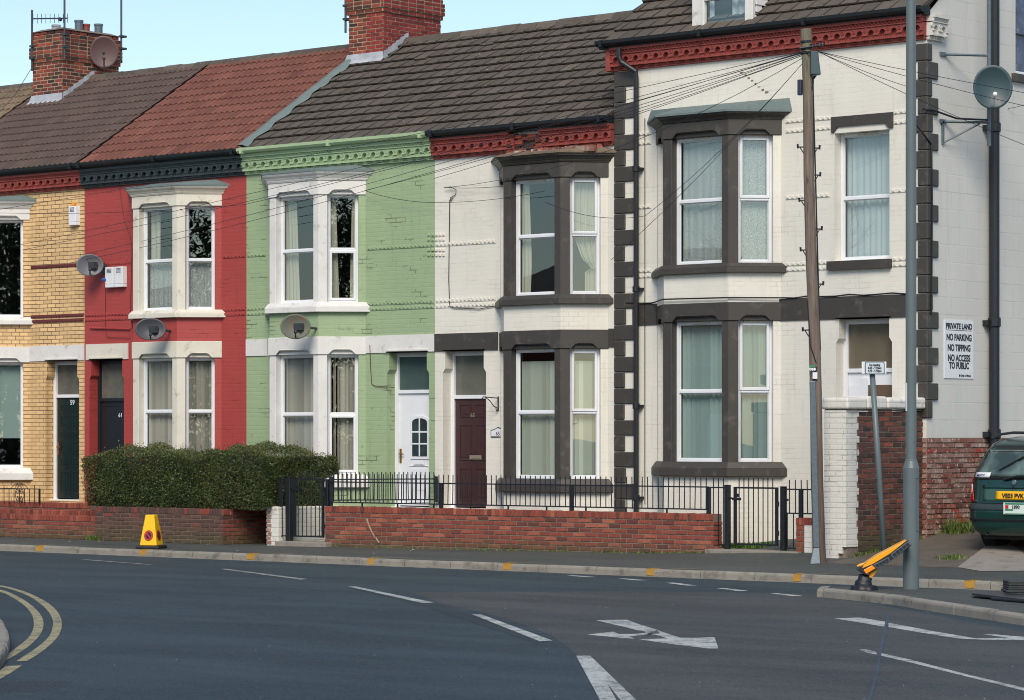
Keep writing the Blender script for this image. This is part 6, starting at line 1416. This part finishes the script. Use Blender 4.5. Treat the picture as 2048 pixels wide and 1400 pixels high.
zs = [.22,.26,.3,.36,.42,.5,.56,.62,.64,.66,.74,.82,.9,.98,1.05,1.12,1.2,1.3,1.4,1.46,1.5,1.53,1.56,1.58,1.60]
N = 96; ths = []
for k in range(N): ths.append(thx(-1+2*(k/(N/2)),0) if k < N/2 else -thx(1-2*((k-N/2)/(N/2)),0))
mb = MB(); vs = [cp(t_, z) for z in zs for t_ in ths]; 
mb.add(vs, [(i*N+k, i*N+(k+1)%N, (i+1)*N+(k+1)%N, (i+1)*N+k) for i in range(len(zs)-1) for k in range(N)]+[tuple(range(N))[::-1], tuple((len(zs)-1)*N+k for k in range(N))]); body = fixn(mb.build('body', paint, car, smooth=True))
def patch(nm, x0, x1, z0, z1, e, mat, nx=14, nz=6, par=None, shape=None, sm=True):
    mb = MB(); vs = []
    for j in range(nz+1):
        for i in range(nx+1):
            tx, tz = i/nx, j/nz; x = x0+(x1-x0)*tx; z = z0+(z1-z0)*tz
            if shape: x, z = shape(tx, tz)
            vs.append(cp(thx(x,z), z, e))
    mb.add(vs, [(j*(nx+1)+i, j*(nx+1)+i+1, (j+1)*(nx+1)+i+1, (j+1)*(nx+1)+i) for j in range(nz) for i in range(nx)]); o = mb.build(nm, mat, par or car, smooth=sm)
    s_ = o.modifiers.new('t','SOLIDIFY'); s_.thickness = .004; s_.offset = -1; return o
# x in fractions of the half width at each height
patch('rear_window_surround', -.93, .93, 1.0, 1.46, .004, trim, shape=lambda a,b: ((-.9+.02*b+ (1.8-.04*b)*a), 1.0+.47*b-.035*(abs(a-.5)*2)**4*(1-b)))
rw = patch('rear_window', -.84, .84, 1.045, 1.41, .009, M['car_rear_glass'] if 'car_rear_glass' in M else None, shape=lambda a,b: ((-.80+1.60*a), 1.045+.37*b))
rgm = NT('car_rear_glass'); rgm.col(rgb((84,104,100))); rgm.rough(.06); rgm.b.inputs['Coat Weight'].default_value = .5
rgm.col(rgm.mix(rgm.rng(rgm.noise(2.2,3),.4,.6), rgb((52,66,64)), rgb((98,118,112)))); rw.data.materials.clear(); rw.data.materials.append(rgm.m)
redl = plain('tail_light_red', rgb((176,20,24)), .15, .15, 30); clr = plain('tail_light_clear', rgb((206,196,190)), .15, .2, 40)
for s in (-1, 1):
    tl = patch('tail_light', 0,0,0,0, .012, redl, 8, 8, shape=lambda a,b,s=s: (s*(.99995-a*(.28-.12*b)), .69+.35*b))
    patch('indicator_lens', 0,0,0,0, .016, clr, 6, 3, par=tl, shape=lambda a,b,s=s: (s*(.9999-a*.21), .80+.13*b))
patch('bumper_strip', -.99, .99, .575, .665, .012, plain('bumper_strip', rgb((46,58,58)), .45, .05), nx=40)
patch('bumper_line', -.985, .985, .425, .455, .010, trim, nx=40)
patch('tailgate_seam', -.9, .9, .668, .674, .004, trim, nx=40, nz=1)
patch('plate_recess', -.5, .5, .70, .90, .004, plain('recess_green', rgb((58,92,84)), .35, .05), shape=lambda a,b: ((-.55-.03*b)+(1.1+.06*b)*a, .70+.20*b))
patch('tailgate_handle', -.56, .56, .885, .925, .022, paint)
pl_ = patch('number_plate', -.31, .31, .725, .84, .014, plain('plate_yellow', rgb((238,178,16)), .4, .02), nx=10)
yp = cp(thx(0,0), .78, .02).y
text('VE03 PVK', .088, ink, pl_, TM((cxc, yp-.004, cz+.748), (1,0,0), (0,-1,0)), 'lettering', .002, .93)
p2 = MB(); xq = FX(2020, cr_y)-.0; xq = cxc-.11; p2.box(xq, xq+.5, cr_y-.03, cr_y-.02, cz+.52, cz+.685); o = bevel(p2.build('trade_plate', plain('white_plate', rgb((208,222,212)), .45, .03), car), .008, 1)
gq2 = MB(); gq2.box(xq+.03, xq+.47, cr_y-.034, cr_y-.03, cz+.66, cz+.68); gq2.box(xq+.03,xq+.16,cr_y-.034,cr_y-.03,cz+.575,cz+.595); gq2.box(xq+.03,xq+.47,cr_y-.034,cr_y-.03,cz+.528,cz+.537); gq2.build('green_print', gp, o)
rq = MB(); rq.box(xq+.035, xq+.085, cr_y-.034, cr_y-.03, cz+.60, cz+.65); rq.build('maroon_badge', redp, o)
text('1890', .07, ink, o, TM((xq+.2, cr_y-.033, cz+.60), (1,0,0), (0,-1,0)), 'lettering', .0015, .9)
mb = MB(); q = cp(thx(0,0), .965, .006); mb.lathe(q, (0,-1,.1), [(.036,0),(.036,.006),(.03,.010)], 20); mb.build('badge', M['galv'], car); mb = MB(); q = cp(thx(0,0), .90, .024); mb.lathe(q, (0,-1,0), [(.02,-.01),(.022,.006),(.014,.008)], 14); mb.build('lock', trim, car)
st_ = patch('window_sticker', 0,0,0,0, .012, plain('sticker_white', rgb((214,214,216)), .5, .02), 4, 2, shape=lambda a,b: (-.80+.32*a, 1.03+.07*b)); qy = cp(thx(-.64,1.06), 1.06, .02)
text('PARK KEEPER' if 0 else 'DUBI FIXERS' if 0 else 'MOTORS', .04, plain('sticker_blue', rgb((30,50,110)), .5, .02), st_, TM((qy.x, qy.y-.0, cz+1.045), (1,0,0), (0,-1,.35)), 'lettering', .001, .9)
patch('trim_lettering_bar', 0,0,0,0, .006, M['galv'], 6, 1, shape=lambda a,b: (-.84+.19*a, .695+.010*b))
mb = MB(); q0 = cp(thx(-.05,0), 1.02, .03); mb.tube([q0+Vector((-.12,-.01,-.02)), q0+Vector((.1,-.01,.03)), q0+Vector((.5,-.0,.03))], .016, 8)
q1 = cp(thx(-.33,1.13), 1.13, .02); q2 = cp(thx(.1,1.33), 1.33, .022); mb.tube([q1, q1.lerp(q2,.5)+Vector((0,-.008,0)), q2], .010, 6); mb.tube([cp(thx(-.0,1.28),1.28,.03), cp(thx(.12,1.33),1.33,.03)], .016, 6); mb.build('wiper', trim, car)
for s in (-1, 1):
    mb = MB(); pts = [cp(thx(s*.93,0), 1.535, 0)+Vector((s*.0,.25,0)), Vector((cxc+s*.62, cr_y+.75, cz+1.63)), Vector((cxc+s*.62, cr_y+1.1, cz+1.655)), Vector((cxc+s*.60, cr_y+2.0, cz+1.65)), Vector((cxc+s*.6, cr_y+2.2, cz+1.60))]; pts[0] = Vector((cxc+s*.63, cr_y+.52, cz+1.56)); mb.tube(pts, .02, 8); mb.build('roof_rail', trim, car)
mb = MB(); q = Vector((cxc-.02, cr_y+.9, cz+1.6)); mb.tube([q, q+Vector((-.0,.05,.06)), q+Vector((-.06,-.18,.42))], [.008,.005,.003], 5); mb.build('aerial', trim, car)
for s in (-1, 1):
    for yy_ in (.78, 3.4):
        mb = MB(); c = Vector((cxc+s*.70, cr_y+yy_, cz+.31)); mb.lathe(c-Vector((.105,0,0)), (1,0,0), [(.2,0),(.285,.0),(.308,.02),(.312,.06),(.312,.15),(.308,.19),(.285,.21),(.2,.21)], 36); w_ = mb.build('wheel', plain('tyre', rgb((30,30,30)), .85, .1, 30) if 'tyre' not in bpy.data.materials else bpy.data.materials['tyre'], car); bevel(w_, .01, 1)
        mb = MB(); mb.lathe(c+Vector((s*.09,0,0)), (s,0,0), [(.2,0),(.2,.014),(.06,.02)], 20); mb.build('rim', M['galv'], w_)
for s in (-1, 1):      # side windows
    mb = MB(); vs = []
    for j in range(4):
        z = 1.07+.13*j*1.0
        for i in range(12): y = .55+2.6*i/11-(.0)*j; w_ = interp(TW,z)+.004; vs.append((cxc+s*w_*.985, cr_y+y+.0-.05*j*(i/11)*2, cz+z))
    mb.add(vs, [(j*12+i, j*12+i+1, (j+1)*12+i+1, (j+1)*12+i) for j in range(3) for i in range(11)]); mb.build('side_window', rgm.m, car)
mb = MB(); mb.lathe((cxc-.42, cr_y+.12, cz+.25), (0,-1,0), [(.03,-.3),(.03,.05),(.025,.05),(.024,-.1)], 12); mb.build('exhaust', M['galv_dark'], car)
mb = MB(); mb.box(cxc-.62, cxc+.62, cr_y+.3, cr_y+3.9, cz+.16, cz+.3); mb.box(cxc-.6,cxc+.6,cr_y+.74,cr_y+.84,cz+.2,cz+.3); mb.build('underbody', trim, car)
# ================================================================== GROUND DETAILS
def tuft(mb, c, n, h, sp, rnd, w_=.008):
    for _ in range(n):
        a = rnd.uniform(0,6.283); b = Vector(c)+Vector((rnd.gauss(0,sp),rnd.gauss(0,sp*.6),0)); hh = h*rnd.uniform(.4,1); d = Vector((math.cos(a),math.sin(a),0)); s = Vector((-d.y,d.x,0))*w_
        mb.add([b-s, b+s, b+d*hh*.25+Vector((0,0,hh*.6))+s*.8, b+d*hh*.5+Vector((0,0,hh))], [(0,1,2,3)], rnd.random())
rnd = random.Random(21); mb = MB()
for i in range(240):
    t_ = rnd.random(); x = W0.x+(W1.x-W0.x)*t_; y = -1.75+.25*t_-.03; 
    if rnd.random() < .35+.4*t_: tuft(mb, (x,y-rnd.random()*.05,rise(x,y)-.005), rnd.randint(3,16), rnd.uniform(.02,.05), .05, rnd)
for px in (183,196,186): x = FX(px,-2.02); tuft(mb, (x,-2.03,0), 50, .12, .05, rnd)
mb.build('wall_foot_grass', M['weed'], kind='stuff')
mb = MB()
for i in range(26):
    y = -1.2+rnd.random()*1.0; x = XG+.1+rnd.random()*.8-.2*y*0; tuft(mb, (XG+.12+rnd.random()*.25, .35+rnd.random()*1.7, .37), 70, .3 if i < 18 else .15, .1, rnd, .016)
for px, py in ((1882,1089),(1900,1103),(1893,1102),(1912,1102),(2003,1094),(1700,1088),(1715,1090),(1690,1097)):
    q = G(px,py,.25); tuft(mb, (q.x,q.y,rise(q.x,q.y)), 45, .07, .09, rnd, .01)
for i in range(40): q = xs1+.03; y = -1.9+rnd.random()*1.8; tuft(mb, (q,y,rise(q,y)), 12, .07, .03, rnd)
mb.build('weeds', M['weed'], kind='stuff')
mb = MB()
for i in range(130): x = FX(rnd.uniform(1432,1530),-.9); y = -1.05+rnd.random()*.35; tuft(mb, (x,y,rise(x,y)), 16, .07, .05, rnd)
mb.build('lawn_strip', M['grass'], kind='stuff')
g = MB(); q = [G(px,py,.2) for px,py in ((1915,1116),(1990,1101),(2048,1092),(2300,1090),(2300,1126),(1960,1120))]
g.poly([(p.x,p.y,rise(p.x,p.y)+.006) for p in q]); g.build('concrete_slab', M['concrete'], kind='structure')
fc = plain('forecourt_dirt_asphalt', rgb((92,85,75)), .9, .15, 2.5, .5, dirt=(rgb((70,70,60)), 1.5, .5, .6))
g = MB()
for i in range(60):
    for j in range(18):
        x0, x1, y0, y1 = xs1+.05+i*.4, xs1+.05+(i+1)*.4, -2.6+j*.5, -2.6+(j+1)*.5
        g.quad(*[(x,y,rise(x,y)+.003) for x,y in ((x0,y0),(x1,y0),(x1,y1),(x0,y1))])
g.build('forecourt', fc, smooth=True, kind='structure')
lit = MB(); rnd = random.Random(31)
for i in range(110):
    px, py = rnd.uniform(0,2048), rnd.choice((rnd.uniform(1078,1110), rnd.uniform(1150,1400))); z = .004 if py < 1115 else -.088
    q = G(px,py,z); q.z = (rise(q.x,q.y)+.004) if py < 1115 else -.086; s = rnd.uniform(.003,.006) if py > 1115 else rnd.uniform(.01,.03)
    if py < 1115 and not (-4.2 < q.y < -1.9): continue
    lit.add([q+Vector((-s,0,.004)), q+Vector((0,-s*.7,.0)), q+Vector((s,0,.004)), q+Vector((0,s*.7,.008))],[(0,1,2,3)], rnd.random())
lit.build('litter_and_grit', plain('litter', rgb((176,174,166)), .7, .3, 40), kind='stuff')
# ================================================================== ACROSS THE STREET (seen only as reflections in the glass)
op = thing('terraced_house', 'brick terrace across the road that shows only as a reflection in window panes', 'house', (-10,-26,0))
mb = MB(); mb.box(-12.5,-6.2,-32.9,-24.9,0,5.7); mb.box(-60,13,-33,-25,0,3.7); mb.build('wall', M['brick_chim'], op)
mb = MB(); mb.add([(-12.7,-24.5,5.6),(-6,-24.5,5.6),(-6,-29,7.0),(-12.7,-29,7.0),(-6,-33.3,5.6),(-12.7,-33.3,5.6)],[(0,1,2,3),(3,2,4,5),(1,4,2),(0,3,5)]); mb.add([(-60,-24.7,3.6),(13,-24.7,3.6),(13,-29,5.5),(-60,-29,5.5),(13,-33.3,3.6),(-60,-33.3,3.6)],[(0,1,2,3),(3,2,4,5),(1,4,2),(0,3,5)]); mb.build('roof', M['tile_grey'], op)
mb = MB()
for k in range(14): x = -55+k*5; mb.box(x,x+1.4,-25.02,-24.98,1,2.4); 
mb.build('window', M['upvc'], op)
mb = MB()
for k in range(6): x = -52+k*11; mb.box(x,x+1.2,-29.6,-28.4,5.2,6.6)
mb.build('chimney', M['brick_red'], op)
def tree(x, y, h, label, name, dense):
    rnd = random.Random(int(x)); t = thing(name, label, 'tree', (x,y,0)); mb = MB(); lf = MB()
    def br(p, d, L_, r_, lv):
        q = p+d*L_; mb.tube([p, p.lerp(q,.5)+Vector((rnd.gauss(0,.03),rnd.gauss(0,.03),0))*L_, q], [r_, r_*.8, r_*.6], 5, cap=False)
        if lv == 0:
            if dense:
                for _ in range(60):
                    c = q+Vector((rnd.gauss(0,.5),rnd.gauss(0,.5),rnd.gauss(0,.5))); s = .2
                    lf.add([c, c+Vector((rnd.gauss(0,s),rnd.gauss(0,s),s)), c+Vector((rnd.gauss(0,s),rnd.gauss(0,s),s*2))],[(0,1,2)], rnd.random())
            return
        for _ in range(3 if lv > 1 else 4):
            nd = (d+Vector((rnd.gauss(0,.55),rnd.gauss(0,.55),rnd.gauss(.1,.3)))).normalized(); br(q, nd, L_*rnd.uniform(.6,.8), r_*.55, lv-1)
    br(Vector((x,y,0)), Vector((0,0,1)), h*.28, .12 if not dense else .22, 5); mb.build('branches', bpy.data.materials['twig_brown'], t)
    if dense: lf.build('crown', M['leaf'], t)
def evergreen(x, y, h, r_, label):
    rnd = random.Random(int(x*3)); t = thing('tree', label, 'tree', (x,y,0), 'evergreens behind the viewpoint'); mb = MB(); mb.tube([(x,y,0),(x+.1,y,h*.5),(x,y,h*.85)], [.3,.2,.06], 8); mb.build('trunk', bpy.data.materials['twig_brown'], t)
    lf = MB(); cl = [(Vector((x+rnd.uniform(-1,1)*r_*.7, y+rnd.uniform(-1,1)*r_*.6, h*rnd.uniform(.12,.85))), r_*rnd.uniform(.3,.5)) for _ in range(34)]
    for i in range(26000):
        c, cr = cl[i % 34]; d = Vector((rnd.gauss(0,1),rnd.gauss(0,1),rnd.gauss(0,1))).normalized(); p = c+d*cr*rnd.uniform(.75,1.05)
        s = .13; lf.add([p, p+Vector((rnd.gauss(0,s),rnd.gauss(0,s),rnd.gauss(0,s))), p+Vector((rnd.gauss(0,s),rnd.gauss(0,s),rnd.gauss(0,s)))],[(0,1,2)], rnd.random())
    lf.build('crown', M['leaf'], t)
evergreen(38, -50, 12.5, 5.5, 'evergreen behind the viewpoint reflected in the yellow house panes')
evergreen(47, -50, 13, 5.5, 'evergreen behind the viewpoint reflected in the angled red house panes')
evergreen(58, -48, 12.5, 5.0, 'evergreen behind the viewpoint reflected in the angled green house panes')
tree(-13, -35, 13, 'bare tree across the road that shows only as a reflection', 'tree', False)
